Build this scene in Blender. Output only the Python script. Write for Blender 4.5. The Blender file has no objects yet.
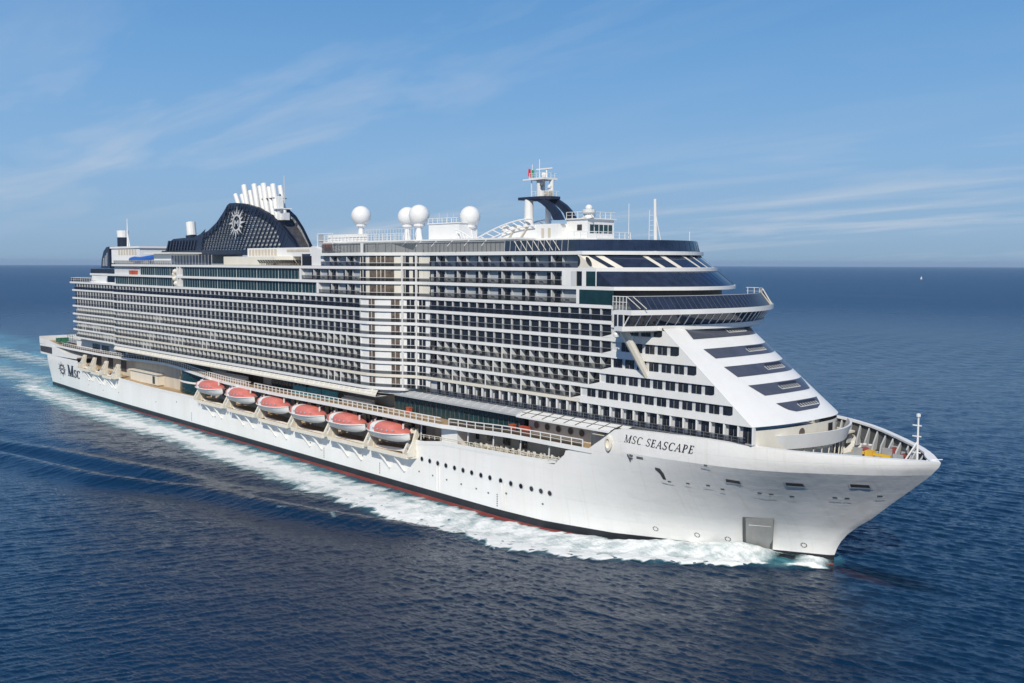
import bpy, math, random
import numpy as np
from mathutils import Matrix, Vector
random.seed(7); rng = np.random.default_rng(11)
scene = bpy.context.scene
COL = scene.collection
R = math.radians

# ------------------------------------------------------------------ camera
CAM = (229.242, -138.530, 45.843)
def cam_axes(yaw, pit, rol):
    f = np.array([math.sin(yaw)*math.cos(pit), math.cos(yaw)*math.cos(pit), math.sin(pit)])
    r = np.cross(f, [0, 0, 1]); r /= np.linalg.norm(r); u = np.cross(r, f)
    c, s = math.cos(rol), math.sin(rol)
    return c*r+s*u, -s*r+c*u, f
cx_, cy_, cf_ = cam_axes(R(-47.4915), R(-4.6733), R(0.1302))
cam = bpy.data.cameras.new('camera'); camo = bpy.data.objects.new('camera', cam); COL.objects.link(camo)
camo.matrix_world = Matrix(((cx_[0], cy_[0], -cf_[0], CAM[0]), (cx_[1], cy_[1], -cf_[1], CAM[1]),
                            (cx_[2], cy_[2], -cf_[2], CAM[2]), (0, 0, 0, 1)))
cam.sensor_width = 36; cam.lens = 969.75/1024*36
cam.clip_start = 1; cam.clip_end = 120000
scene.camera = camo

# ------------------------------------------------------------------ sky and sun
SUN_DIR = Vector((0.46, -0.62, 0.635)).normalized()
SUN_EL = math.asin(SUN_DIR.z)
SUN_ROT = math.atan2(SUN_DIR.x, SUN_DIR.y)
world = bpy.data.worlds.new('World'); scene.world = world; world.use_nodes = True
def build_world():
    nt = world.node_tree; N = nt.nodes; L = nt.links; N.clear()
    out = N.new('ShaderNodeOutputWorld'); bg = N.new('ShaderNodeBackground'); bg.inputs[1].default_value = 0.085
    sky = N.new('ShaderNodeTexSky'); sky.sky_type = 'NISHITA'; sky.sun_disc = False
    sky.sun_elevation = SUN_EL; sky.sun_rotation = SUN_ROT % (2*math.pi)
    sky.air_density = 1.0; sky.dust_density = 0.6; sky.ozone_density = 2.0; sky.altitude = 50
    tc = N.new('ShaderNodeTexCoord'); sep = N.new('ShaderNodeSeparateXYZ'); L.new(tc.outputs['Generated'], sep.inputs[0])
    def m(op, a, b=None, c=None):
        n = N.new('ShaderNodeMath'); n.operation = op
        for i, v in enumerate((a, b, c)):
            if v is None: continue
            if isinstance(v, (int, float)): n.inputs[i].default_value = v
            else: L.new(v, n.inputs[i])
        return n.outputs[0]
    # blue-grey band of sea haze low over the horizon, deeper blue above
    el = m('MAXIMUM', sep.outputs[2], 0.0)
    rampn = N.new('ShaderNodeValToRGB'); L.new(el, rampn.inputs[0])
    cr = rampn.color_ramp; cr.elements[0].position = 0.0; cr.elements[0].color = (3.0, 4.5, 6.1, 1)
    cr.elements[1].position = 0.42; cr.elements[1].color = (.42, 1.75, 5.0, 1)
    for p, c in ((0.03, (3.2, 4.95, 7.0, 1)), (0.10, (2.75, 4.9, 7.7, 1)), (0.18, (1.95, 4.2, 7.5, 1)), (0.27, (1.3, 3.4, 6.8, 1))):
        e = cr.elements.new(p); e.color = c
    mul = N.new('ShaderNodeMix'); mul.data_type = 'RGBA'; mul.blend_type = 'MIX'; L.new(m('MULTIPLY', m('SUBTRACT', .95, el), 2.2), mul.inputs[0]); mul.clamp_factor = True
    fw_ = None; L.new(sky.outputs[0], mul.inputs[6]); L.new(rampn.outputs[0], mul.inputs[7])
    # thin high cloud on a flat layer
    den = m('ADD', el, 0.10)
    px = m('DIVIDE', sep.outputs[0], den); py = m('DIVIDE', sep.outputs[1], den)
    cmb = N.new('ShaderNodeCombineXYZ'); L.new(px, cmb.inputs[0]); L.new(py, cmb.inputs[1])
    mp = N.new('ShaderNodeMapping'); mp.inputs['Rotation'].default_value = (0, 0, R(-68)); mp.inputs['Scale'].default_value = (.42, 1.4, 1)
    mp.inputs['Location'].default_value = (3.1, 1.3, 0)
    L.new(cmb.outputs[0], mp.inputs[0])
    n1 = N.new('ShaderNodeTexNoise'); n1.inputs['Scale'].default_value = 1.25; n1.inputs['Detail'].default_value = 9; n1.inputs['Roughness'].default_value = .58; n1.inputs['Distortion'].default_value = .5
    L.new(mp.outputs[0], n1.inputs['Vector'])
    n2 = N.new('ShaderNodeTexNoise'); n2.inputs['Scale'].default_value = .22; n2.inputs['Detail'].default_value = 3
    L.new(mp.outputs[0], n2.inputs['Vector'])
    a = m('MULTIPLY', m('SUBTRACT', n1.outputs[0], .46), 4.6)
    b = m('MULTIPLY', m('SUBTRACT', n2.outputs[0], .38), 5.0)
    b.node.use_clamp = True
    cl = m('MULTIPLY', m('MULTIPLY', a, b), m('MULTIPLY', m('SUBTRACT', .36, el), 3.6)); cl.node.use_clamp = True
    fac = m('MULTIPLY', cl, .52); fac.node.use_clamp = True
    mix = N.new('ShaderNodeMix'); mix.data_type = 'RGBA'; L.new(fac, mix.inputs[0]); L.new(mul.outputs[2], mix.inputs[6])
    mix.inputs[7].default_value = (6.2, 6.9, 7.9, 1)
    L.new(mix.outputs[2], bg.inputs[0]); L.new(bg.outputs[0], out.inputs[0])
build_world()
sl = bpy.data.lights.new('sun', 'SUN'); sl.energy = 3.65; sl.angle = R(.53); sl.color = (1.0, .93, .80)
so = bpy.data.objects.new('sun', sl); COL.objects.link(so); so.rotation_euler = SUN_DIR.to_track_quat('Z', 'Y').to_euler()
so.location = (200, -200, 200)
scene.view_settings.view_transform = 'Standard'; scene.view_settings.look = 'None'
scene.view_settings.exposure = 0.12; scene.view_settings.gamma = 1
scene.render.engine = 'CYCLES'; scene.cycles.max_bounces = 6; scene.cycles.transparent_max_bounces = 12
scene.cycles.caustics_reflective = False; scene.cycles.caustics_refractive = False
scene.cycles.use_denoising = True; scene.cycles.sample_clamp_indirect = 4

# ------------------------------------------------------------------ materials
def nt_of(name):
    m = bpy.data.materials.new(name); m.use_nodes = True
    nt = m.node_tree; return m, nt, nt.nodes['Principled BSDF']
def paint(name, col, rough=.45, var=.06, scale=.35, streak=True, spec=.4, metal=0):
    m, nt, b = nt_of(name); N, L = nt.nodes, nt.links
    tc = N.new('ShaderNodeTexCoord'); mp = N.new('ShaderNodeMapping'); mp.inputs['Scale'].default_value = (1, 1, .25 if streak else 1)
    L.new(tc.outputs['Object'], mp.inputs[0])
    n = N.new('ShaderNodeTexNoise'); n.inputs['Scale'].default_value = scale; n.inputs['Detail'].default_value = 6; n.inputs['Roughness'].default_value = .6
    L.new(mp.outputs[0], n.inputs['Vector'])
    r = N.new('ShaderNodeValToRGB'); L.new(n.outputs[0], r.inputs[0])
    r.color_ramp.elements[0].position = .3; r.color_ramp.elements[1].position = .7
    lo = [max(0, c*(1-var)) for c in col]; hi = [min(1, c*(1+var)) for c in col]
    r.color_ramp.elements[0].color = (lo[0], lo[1]*.995, lo[2]*.98, 1); r.color_ramp.elements[1].color = (*hi, 1)
    L.new(r.outputs[0], b.inputs['Base Color']); b.inputs['Roughness'].default_value = rough
    b.inputs['Specular IOR Level'].default_value = spec; b.inputs['Metallic'].default_value = metal
    return m
def glass(name, col, rough=.06, spec=.5, var=.3, scale=.6):
    m = paint(name, col, rough, var, scale, False, spec); return m
def clear_glass(name, tint, opac):
    m, nt, b = nt_of(name); N, L = nt.nodes, nt.links
    b.inputs['Base Color'].default_value = (*[t*.25 for t in tint], 1); b.inputs['Roughness'].default_value = .06
    t = N.new('ShaderNodeBsdfTransparent'); t.inputs[0].default_value = (*tint, 1)
    mx = N.new('ShaderNodeMixShader'); mx.inputs[0].default_value = opac
    L.new(t.outputs[0], mx.inputs[1]); L.new(b.outputs[0], mx.inputs[2]); L.new(mx.outputs[0], N['Material Output'].inputs[0])
    return m
M = {}
M['white'] = paint('white_paint', (.80, .80, .79), .42, .035)
M['hullwhite'] = paint('hull_white_paint', (.845, .84, .825), .38, .04, .12)
def weather_hull(m):
    """plate seams as a shallow relief, thin rust and water runs"""
    nt = m.node_tree; N, L = nt.nodes, nt.links; b = N['Principled BSDF']
    tc = N.new('ShaderNodeTexCoord'); sp = N.new('ShaderNodeSeparateXYZ'); L.new(tc.outputs['Object'], sp.inputs[0]); cb = N.new('ShaderNodeCombineXYZ'); L.new(sp.outputs[0], cb.inputs[0]); L.new(sp.outputs[2], cb.inputs[1])
    br = N.new('ShaderNodeTexBrick'); br.inputs['Scale'].default_value = 1; br.inputs['Brick Width'].default_value = 9; br.inputs['Row Height'].default_value = 2.4; br.inputs['Mortar Size'].default_value = .035; br.inputs['Mortar Smooth'].default_value = .6
    L.new(cb.outputs[0], br.inputs['Vector'])
    n = N.new('ShaderNodeTexNoise'); n.inputs['Scale'].default_value = .55; n.inputs['Detail'].default_value = 3; L.new(tc.outputs['Object'], n.inputs['Vector'])
    ad = N.new('ShaderNodeMath'); ad.operation = 'MULTIPLY_ADD'; L.new(br.outputs['Fac'], ad.inputs[0]); ad.inputs[1].default_value = -.25; L.new(n.outputs[0], ad.inputs[2])
    bp = N.new('ShaderNodeBump'); bp.inputs['Strength'].default_value = .55; bp.inputs['Distance'].default_value = .12; L.new(ad.outputs[0], bp.inputs['Height']); L.new(bp.outputs[0], b.inputs['Normal'])
    mp = N.new('ShaderNodeMapping'); mp.inputs['Scale'].default_value = (1.6, .1, .05); L.new(tc.outputs['Object'], mp.inputs[0])
    n2 = N.new('ShaderNodeTexNoise'); n2.inputs['Scale'].default_value = 1; n2.inputs['Detail'].default_value = 5; L.new(mp.outputs[0], n2.inputs['Vector'])
    r = N.new('ShaderNodeValToRGB'); r.color_ramp.elements[0].position = .56; r.color_ramp.elements[1].position = .80; r.color_ramp.elements[0].color = (0, 0, 0, 1); r.color_ramp.elements[1].color = (.22, .22, .22, 1); L.new(n2.outputs[0], r.inputs[0])
    mx = N.new('ShaderNodeMix'); mx.data_type = 'RGBA'; L.new(r.outputs[0], mx.inputs[0]); old = b.inputs['Base Color'].links[0].from_socket; L.new(old, mx.inputs[6]); mx.inputs[7].default_value = (.50, .45, .38, 1); L.new(mx.outputs[2], b.inputs['Base Color'])
weather_hull(M['hullwhite'])
M['pale'] = paint('pale_grey_panel', (.60, .61, .62), .5, .07, .5)
M['grey'] = paint('grey_panel', (.42, .44, .46), .5, .1, .5)
M['dgrey'] = paint('dark_grey_paint', (.12, .125, .13), .55, .2, .6)
M['cream'] = paint('cream_paint', (.74, .70, .61), .5, .06, .4)
M['beige'] = paint('beige_paint', (.58, .52, .43), .55, .12, .5)
M['tan'] = paint('tan_deck', (.44, .31, .18), .65, .15, .8, False)
M['deck'] = paint('grey_green_deck', (.40, .42, .40), .7, .15, .3, False)
M['black'] = paint('black_boot_paint', (.022, .024, .03), .45, .3, .2)
M['red'] = paint('red_antifouling', (.27, .058, .048), .55, .25, .25)
M['navy'] = paint('navy_paint', (.018, .026, .052), .35, .2, .3)
M['navyband'] = paint('navy_grey_glazing', (.078, .085, .112), .2, .15, .4, False)
M['dark'] = glass('dark_window_glass', (.012, .016, .026), .05, .55, .5, .4)
_r = [n for n in M['dark'].node_tree.nodes if n.type == 'VALTORGB'][0].color_ramp      # here and there a pale curtain behind the glass
_e = _r.elements.new(.74); _e.color = (.11, .10, .085, 1); _e = _r.elements.new(.64); _e.color = (.02, .024, .034, 1); _r.elements[1].position = .55
M['teal'] = glass('teal_curtain_glass', (.012, .042, .050), .06, .6)
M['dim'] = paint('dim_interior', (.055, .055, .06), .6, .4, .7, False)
M['brownwin'] = paint('curtained_window', (.13, .10, .08), .3, .5, 1.2, False)
M['balu'] = clear_glass('clear_balustrade_glass', (.40, .42, .45), .16)
M['balun'] = clear_glass('navy_balustrade_glass', (.22, .27, .38), .30)
M['balut'] = clear_glass('thin_balustrade_glass', (.72, .74, .78), .07)
M['lining'] = paint('bulwark_lining_grey', (.085, .09, .095), .6, .2, .5)  # dark grey paint, darkened further for shade under the rail cap
M['screen'] = clear_glass('grey_windscreen_glass', (.46, .48, .50), .45)
M['screenb'] = glass('dark_blue_windscreen_glass', (.022, .032, .06), .07, .6)
M['door'] = paint('shell_door_grey', (.36, .36, .35), .5, .12, .8)
M['steel'] = paint('steel', (.45, .46, .48), .4, .1, .8, False, .5, .3)
M['silver'] = paint('silver_louvre', (.56, .57, .58), .35, .35, 1.4, False, .5, .3)
M['boatred'] = paint('salmon_red_canopy', (.60, .185, .155), .45, .08, .5)
M['orange'] = paint('orange_paint', (.50, .10, .045), .5, .1, .5)
M['yellow'] = paint('yellow_paint', (.70, .43, .04), .5, .1, .5)
M['blue'] = paint('bright_blue_plastic', (.02, .12, .48), .35, .1, .5)
M['green'] = paint('green_net', (.03, .15, .085), .6, .2, .8)
M['turq'] = paint('turquoise_panel', (.04, .26, .30), .3, .15, .5)
M['flagred'] = paint('flag_red', (.60, .03, .06), .7, .05); M['flaggreen'] = paint('flag_green', (.02, .28, .10), .7, .05)
MATS = list(M); MI = {k: i for i, k in enumerate(MATS)}

# ------------------------------------------------------------------ mesh helper
class MB:
    def __init__(s): s.v = []; s.f = []; s.m = []
    def q(s, pts, m):
        n = len(s.v); s.v += [tuple(map(float, p)) for p in pts]; s.f.append(tuple(range(n, n+len(pts)))); s.m.append(MI[m]); return s
    def box(s, x0, x1, y0, y1, z0, z1, m):
        n = len(s.v)
        s.v += [(x, y, z) for z in (z0, z1) for y in (y0, y1) for x in (x0, x1)]
        for f in ((0, 2, 3, 1), (4, 5, 7, 6), (0, 1, 5, 4), (2, 6, 7, 3), (0, 4, 6, 2), (1, 3, 7, 5)):
            s.f.append(tuple(n+i for i in f)); s.m.append(MI[m])
        return s
    def prism(s, poly, z0, z1, m, mt=None, mb=None):
        """poly: list of (x,y) ccw or cw, extruded in z"""
        n = len(s.v); k = len(poly)
        s.v += [(float(p[0]), float(p[1]), float(z0)) for p in poly]+[(float(p[0]), float(p[1]), float(z1)) for p in poly]
        for i in range(k):
            j = (i+1) % k; s.f.append((n+i, n+j, n+k+j, n+k+i)); s.m.append(MI[m])
        s.f.append(tuple(n+k+i for i in range(k))); s.m.append(MI[mt or m])
        s.f.append(tuple(n+k-1-i for i in range(k))); s.m.append(MI[mb or m]); return s
    def sheet(s, A, B, m, closed=False):
        """strip between polylines A and B"""
        n = len(s.v); k = len(A); s.v += [tuple(map(float, p)) for p in A]+[tuple(map(float, p)) for p in B]
        for i in range(k if closed else k-1):
            j = (i+1) % k; s.f.append((n+i, n+j, n+k+j, n+k+i)); s.m.append(MI[m])
        return s
    def tube(s, a, b, r, m, n=6, r2=None, cap=True):
        a = Vector(a); b = Vector(b); d = (b-a); 
        if d.length < 1e-6: return s
        z = d.normalized(); x = z.orthogonal().normalized(); y = z.cross(x); r2 = r if r2 is None else r2
        i0 = len(s.v)
        for (c, rr) in ((a, r), (b, r2)):
            for k in range(n):
                t = 2*math.pi*k/n; p = c+(x*math.cos(t)+y*math.sin(t))*rr; s.v.append(tuple(p))
        for k in range(n):
            j = (k+1) % n; s.f.append((i0+k, i0+j, i0+n+j, i0+n+k)); s.m.append(MI[m])
        if cap:
            s.f.append(tuple(i0+n-1-k for k in range(n))); s.m.append(MI[m])
            s.f.append(tuple(i0+n+k for k in range(n))); s.m.append(MI[m])
        return s
    def bar(s, a, b, w, m): return s.tube(a, b, w*.6, m, 4)
    def lathe(s, c, prof, m, n=20, mats=None):
        i0 = len(s.v)
        for (r, z) in prof:
            for k in range(n):
                t = 2*math.pi*k/n; s.v.append((c[0]+r*math.cos(t), c[1]+r*math.sin(t), c[2]+z))
        for i in range(len(prof)-1):
            for k in range(n):
                j = (k+1) % n
                s.f.append((i0+i*n+k, i0+i*n+j, i0+(i+1)*n+j, i0+(i+1)*n+k)); s.m.append(MI[mats[i] if mats else m])
        return s
    def grid(s, P, mf):
        """P[i][j] points; mf(i,j)->material"""
        n = len(s.v); I = len(P); J = len(P[0])
        for row in P: s.v += [tuple(map(float, p)) for p in row]
        for i in range(I-1):
            for j in range(J-1):
                s.f.append((n+i*J+j, n+i*J+j+1, n+(i+1)*J+j+1, n+(i+1)*J+j)); s.m.append(MI[mf(i, j) if callable(mf) else mf])
        return s
    def mesh(s, name, smooth=False):
        me = bpy.data.meshes.new(name); me.from_pydata(s.v, [], s.f)
        used = sorted(set(s.m)); rm = {u: i for i, u in enumerate(used)}
        for u in used: me.materials.append(M[MATS[u]])
        me.polygons.foreach_set('material_index', [rm[i] for i in s.m])
        if smooth: me.polygons.foreach_set('use_smooth', [True]*len(s.f))
        me.update(); return me
    def build(s, name, parent=None, smooth=False):
        o = bpy.data.objects.new(name, s.mesh(name, smooth)); COL.objects.link(o)
        if parent is not None: o.parent = parent
        return o
def empty(name, loc=(0, 0, 0), parent=None):
    o = bpy.data.objects.new(name, None); COL.objects.link(o); o.location = loc
    if parent is not None: o.parent = parent
    return o
def tag(o, label=None, cat=None, group=None, kind=None):
    if label: o['label'] = label
    if cat: o['category'] = cat
    if group: o['group'] = group
    if kind: o['kind'] = kind
    return o
def copy_obj(o, parent=None, loc=None):
    c = o.copy(); COL.objects.link(c)
    if parent is not None: c.parent = parent
    if loc is not None: c.location = loc
    return c
def copy_tree(o, parent=None):
    c = copy_obj(o, parent)
    for ch in list(o.children): copy_tree(ch, c)
    return c

# ================================================================== THE SHIP
ship = empty('cruise_ship', (0, 0, -2))
tag(ship, 'white cruise ship with navy funnel steaming over dark blue sea', 'cruise ship')
SHIP = empty('tmp'); bpy.data.objects.remove(SHIP)
class _S: pass
def part(mb, name, parent=None, smooth=False):
    """all ship meshes are modelled in ship coordinates; the root sits 2 m lower"""
    o = mb.build(name, None, smooth)
    p = parent if parent is not None else ship
    o.parent = p
    if p is ship: o.location = (0, 0, 2)
    return o

# ------------------------------------------------------------------ hull form
STR = ([0, .5, 2.5, 4.5, 6.5, 9.5, 14.5, 19.5, 24.5, 34.5, 45], [0, .7, 3.4, 5.6, 7.45, 9.75, 13.7, 16.5, 18, 19.9, 20.5])
ST0 = ([0, .6, 4.5, 8.3, 18, 25, 31.8, 45, 56], [0, .7, 2.8, 4.8, 10.4, 13.2, 16.4, 19.7, 20.5])
PRF = ([-6, 0, 1.2, 2.7, 4.6, 6.75, 9.7, 12.3, 15, 16.8, 20], [153.0, 153.4, 153.8, 154.6, 156.2, 159.1, 162.2, 165.1, 168, 169.5, 169.5])
def stem(z): return float(np.interp(z, *PRF))
def hb(x, z):
    if x < 100:
        t = min(1, max(0, (-105-x)/62)); t = t*t*(3-2*t)
        return 20.5-1.6*t*min(1, max(0, 1-z/9))
    s = max(stem(z)-x, 0); u = min(1, max(0, z/15))**1.55
    return float(np.interp(s, *ST0)*(1-u)+np.interp(s, *STR)*u)
ZTOP = [(-170, 10.5), (-128.2, 10.5), (-127.8, 8.6), (-116, 8.3), (-93, 7.6), (-64, 7.0), (-29, 7.2), (-5, 6.9), (11, 6.3), (25, 5.95), (70.8, 6.1),
        (71.2, 9.6), (82, 10.0), (91, 10.2), (103, 10.5), (113.8, 10.8), (114.2, 13.6), (119.5, 14.4), (120.5, 15.4), (125.3, 18.85), (132, 19.1), (140, 19.2), (145, 19.0), (150, 18.7),
        (155, 18.35), (160, 18.1), (165, 17.7), (169.5, 17.1)]
def ztop(x): return float(np.interp(x, *zip(*ZTOP)))
XS = sorted(set([-161.5, -156, -150, -140, -128.2, -127.8, -116, -105, -93, -80, -64, -50, -29, -15, -5, 11, 25, 40, 55, 70.8, 71.2, 80, 91, 97, 103, 108]))
FR = [.0, .06, .1, .105, .15, .18, .2, .24, .28, .3, .33, .36, .4, .45, .5, .55, .6, .65, .7, .75, .8, .84, .88, .91, .94, .96, .98, .99, 1]
ZL = [-5, -1.3, 0]
def hull_rows():
    st = []
    def column(xf):
        zt = ztop(xf(16)); low = min(zt, 15.2)
        zs = ZL+[low*u for u in (.08, .16, .25, .35, .45, .55, .65, .75, .85, .93, 1)]+[low+(zt-low)*u+1e-3*u for u in (.33, .66, 1)]
        return [(xf(z), -hb(xf(z), z), z) for z in zs]
    for x in XS: st.append(column(lambda z, x=x: x))
    for f in FR[1:]:
        fx = 108+(169.5-108)*f
        st.append(column(lambda z, f=f: 108+(stem(min(z, 16.8))-108)*f))
    return st
rows = hull_rows()
def make_hull():
    mb = MB()
    def mf(i, j): return 'red' if j == 0 else ('black' if j == 1 else 'hullwhite')
    mb.grid(rows, mf); mb.grid([[(x, -y, z) for (x, y, z) in r] for r in rows][::-1], mf)
    a = rows[0]; mb.grid([[(p[0], p[1], p[2]) for p in a], [(p[0], -p[1], p[2]) for p in a]], mf)
    o = part(mb, 'hull', smooth=True)
    me = o.data; ncol = len(rows[0]); half = ncol*len(rows)
    me.set_sharp_from_angle(angle=R(35)); at = me.attributes['sharp_edge']
    for e in me.edges:
        a, b = e.vertices
        if a % ncol == b % ncol == 13 and a < 2*half and me.vertices[a].co.x > 126: at.data[e.index].value = True   # knuckle line
    return o
hull = make_hull()
def on_hull(x, z, off=.05):
    y = -hb(x, z); e = .2
    dx = (-hb(x+e, z)+hb(x-e, z))/(2*e); dz = (-hb(x, z+e)+hb(x, z-e))/(2*e)
    n = Vector((dx, -1, dz)).normalized()
    if n.y > 0: n = -n
    return Vector((x, y, z))+n*off
def hull_patch(name, poly, m, off=.05, parent=None, mb=None):
    b = mb or MB(); b.q([on_hull(x, z, off) for x, z in poly], m)
    return b if mb else part(b, name, parent or hull)

# rail cap, inner bulwark, decks of the bow
def bow_parts():
    tops = [r[-1] for r in rows if r[-1][0] > 119.9]
    def inset(p, d): return (p[0]-d*.9 if p[0] > 166 else p[0]-d*.4*max(0, (p[0]-145)/22), min(p[1]+d, -.05), p[2])
    inn = [inset(p, 1.1) for p in tops]
    for sg in (1, -1):
        mb = MB(); mb.sheet([(x, y*sg, z) for x, y, z in tops], [(x, y*sg, z) for x, y, z in inn], 'white'); mb.sheet([(x, y*sg, z) for x, y, z in inn], [(x, y*sg, z-.3) for x, y, z in inn], 'white'); part(mb, 'rail_cap', hull)
    # inner face of bulwark
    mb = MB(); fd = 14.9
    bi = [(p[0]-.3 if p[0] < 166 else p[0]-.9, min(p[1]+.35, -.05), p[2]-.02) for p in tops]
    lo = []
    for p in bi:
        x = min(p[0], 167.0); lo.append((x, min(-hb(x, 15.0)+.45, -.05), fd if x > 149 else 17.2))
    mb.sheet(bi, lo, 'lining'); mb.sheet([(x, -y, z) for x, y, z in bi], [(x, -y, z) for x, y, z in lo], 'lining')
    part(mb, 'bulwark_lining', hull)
    mb = MB(); poly = [(x, y) for x, y, z in lo if x > 149]; poly = poly+[(x, -y) for x, y in poly[::-1]]
    mb.prism([(x-.3 if x > 160 else x, y*.95) for x, y in poly], fd-.06, fd, 'deck'); part(mb, 'foredeck', hull)
    mb = MB(); poly = [(x, y+.1) for x, y, z in lo if x <= 149.5]; xe_ = max(p[0] for p in poly)
    poly = poly+[(x, -y) for x, y in poly[::-1]]
    mb.prism(poly, 16.9, 17.2, 'cream'); part(mb, 'walkway_deck', hull)
    # stiffening brackets along the bulwark lining, both sides, greyed to imitate shade
    k = 0
    for sgn in (1, -1):
        for x in np.arange(138.5, 166.5, 2.05):
            zt = ztop(x)-.35; b = -hb(x, 18 if x < 160 else 16.5)+.35; b2 = -hb(x, 15)+.5
            if b > -1.2: continue
            mb = MB(); w = .12; yl = b2*-sgn; yt = b*-sgn
            d = -sgn*-1
            pts = [(yt, zt), (yl, 15.0), (yl*(1-1.35/abs(yl)), 15.0), (yl*(1-1.0/abs(yl)), 16.2), (yt*(1-.55/abs(yt)), zt)]
            A = [(x-w, y, z) for y, z in pts]; B = [(x+w, y, z) for y, z in pts]
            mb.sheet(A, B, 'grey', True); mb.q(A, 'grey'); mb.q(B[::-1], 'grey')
            part(mb, 'bulwark_bracket', hull)
bow_parts()

# hull side: decks inside the long recess
SIDE = [x for x in (-128, -116, -105, -93, -80, -64, -50, -29, -15, -5, 11, 25, 40, 55, 70.9)]
SIDE2 = [71.1, 80, 91, 97, 103, 108, 113.9]
def recess():
    mb = MB()
    for S in (SIDE, SIDE2):
        for sg in (1, -1):
            mb.sheet([(x, -hb(x, 6)*sg, ztop(x)-.02) for x in S], [(x, -14.5*sg, ztop(x)-.02) for x in S], 'tan')
    part(mb, 'boat_deck', hull)
    # low coaming along the hull edge
    for S, h in ((SIDE, .45), (SIDE2, .55)):
        for sg in (1, -1):
            mb = MB()
            mb.sheet([(x, (-hb(x, 6)-.04)*sg, ztop(x)-.25) for x in S], [(x, (-hb(x, 6)-.04)*sg, ztop(x)+h) for x in S], 'white')
            mb.sheet([(x, (-hb(x, 6)-.04)*sg, ztop(x)+h) for x in S], [(x, (-hb(x, 6)+.2)*sg, ztop(x)+h) for x in S], 'cream')
            mb.sheet([(x, (-hb(x, 6)+.2)*sg, ztop(x)+h) for x in S], [(x, (-hb(x, 6)+.2)*sg, ztop(x)-.1) for x in S], 'white')
            part(mb, 'coaming', hull)
recess()

# ------------------------------------------------------------------ hull details
for i, x in enumerate([70.8, 73.5, 76.1, 78.7, 81.3, 84.0, 86.6, 89.2, 91.9, 94.5, 97.5, 100.3, 102.9, 105.5, 107.8, 109.9]):
    z = 6.0-.018*(x-70.8); mb = MB(); n = 14
    ring = [on_hull(x+.62*math.cos(t), z+.62*math.sin(t), .03) for t in np.linspace(0, 2*math.pi, n, endpoint=False)]
    ring2 = [on_hull(x+.46*math.cos(t), z+.46*math.sin(t), .06) for t in np.linspace(0, 2*math.pi, n, endpoint=False)]
    mb.sheet(ring, ring2, 'pale', True); mb.q(ring2, 'dark'); part(mb, 'porthole', hull)
for x, z in ((72.5, 3.2), (77, 3.1), (81.5, 3.0), (86, 2.9), (90.5, 2.8), (94, 2.6), (99, 3.4), (60, 3.6), (52, 3.4), (30, 3.2), (18, 3.9), (-20, 3.4), (-60, 3.2), (-90, 3), (-118, 2.9), (-104, 2.4), (-150, 2.2), (-45, 4.8), (108, 3.0)):
    mb = MB(); hull_patch('', [(x-.22, z-.16), (x+.22, z-.16), (x+.22, z+.16), (x-.22, z+.16)], 'dgrey', .03, mb=mb); part(mb, 'scupper', hull)
for x in (36.0, 58.5, 96.5, -35):                                   # draught marks
    mb = MB()
    for k in range(6):
        z = .5+k*.42; hull_patch('', [(x-.12, z), (x+.12, z), (x+.12, z+.25), (x-.12, z+.25)], 'black', .03, mb=mb)
    part(mb, 'draught_mark', hull)
for x in (78.2, 79.1, 97.6, 98.4):                                  # vertical fender strakes
    mb = MB(); z0, z1 = .1, 5.2
    A = [on_hull(x-.14, z, .12) for z in (z0, z1)]; B = [on_hull(x+.14, z, .12) for z in (z0, z1)]
    A0 = [on_hull(x-.18, z, 0) for z in (z0, z1)]; B0 = [on_hull(x+.18, z, 0) for z in (z0, z1)]
    mb.sheet(A, B, 'white'); mb.sheet(A0, A, 'white'); mb.sheet(B, B0, 'white'); part(mb, 'fender_strake', hull)
# mooring openings in the bow flare: frame + dark recess + lip
for (x, z) in ((144.9, 12.6), (152.9, 12.85), (160.4, 13.1)):
    mb = MB(); hull_patch('', [(x-1.35, z-.5), (x+1.2, z-.6), (x+1.3, z+.5), (x-1.1, z+.6)], 'white', .03, mb=mb)
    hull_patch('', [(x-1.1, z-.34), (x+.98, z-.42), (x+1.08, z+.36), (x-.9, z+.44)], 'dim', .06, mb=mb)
    hull_patch('', [(x-1.1, z-.34), (x+.98, z-.42), (x+1.0, z-.16), (x-1.05, z-.08)], 'pale', .08, mb=mb)
    part(mb, 'mooring_port', hull)
for (x, z, w) in ((140.6, 11.2, .8), (142.6, 10.8, .45), (147.6, 10.7, .8), (149.0, 10.6, .8), (151.4, 10.4, .6), (156.6, 10.6, .8), (158, 10.6, .5), (137.4, 11.1, .5), (161.8, 11.2, .5), (134.4, 11.0, .7), (141.8, 14.9, .8)):
    mb = MB(); hull_patch('', [(x-w, z-.1), (x+w, z-.1), (x+w*.9, z+.06), (x-w*.9, z+.06)], 'white', .16, mb=mb)
    hull_patch('', [(x-.3, z+.08), (x+.3, z+.08), (x+.25, z+.32), (x-.25, z+.32)], 'dgrey', .04, mb=mb); part(mb, 'bollard_recess', hull)
mb = MB(); hull_patch('', [(132.8, 13.5), (133.6, 13.4), (134.0, 12.6), (134.0, 11.5), (133.5, 11.5), (133.3, 12.5), (132.7, 13.1)], 'dim', .05, mb=mb)
hull_patch('', [(133.2, 11.4), (134.0, 11.4), (134.0, 10.9), (133.2, 10.9)], 'white', .12, mb=mb); part(mb, 'anchor_pocket', hull)
mb = MB()
for (a, b) in (((127.9, 15.0), (128.3, 13.9)), ((128.3, 15.0), (128.9, 14.9)), ((128.3, 14.5), (128.8, 14.4))):
    p, q = on_hull(*a, .08), on_hull(*b, .08); mb.bar(p, q, .2, 'dgrey')
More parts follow.
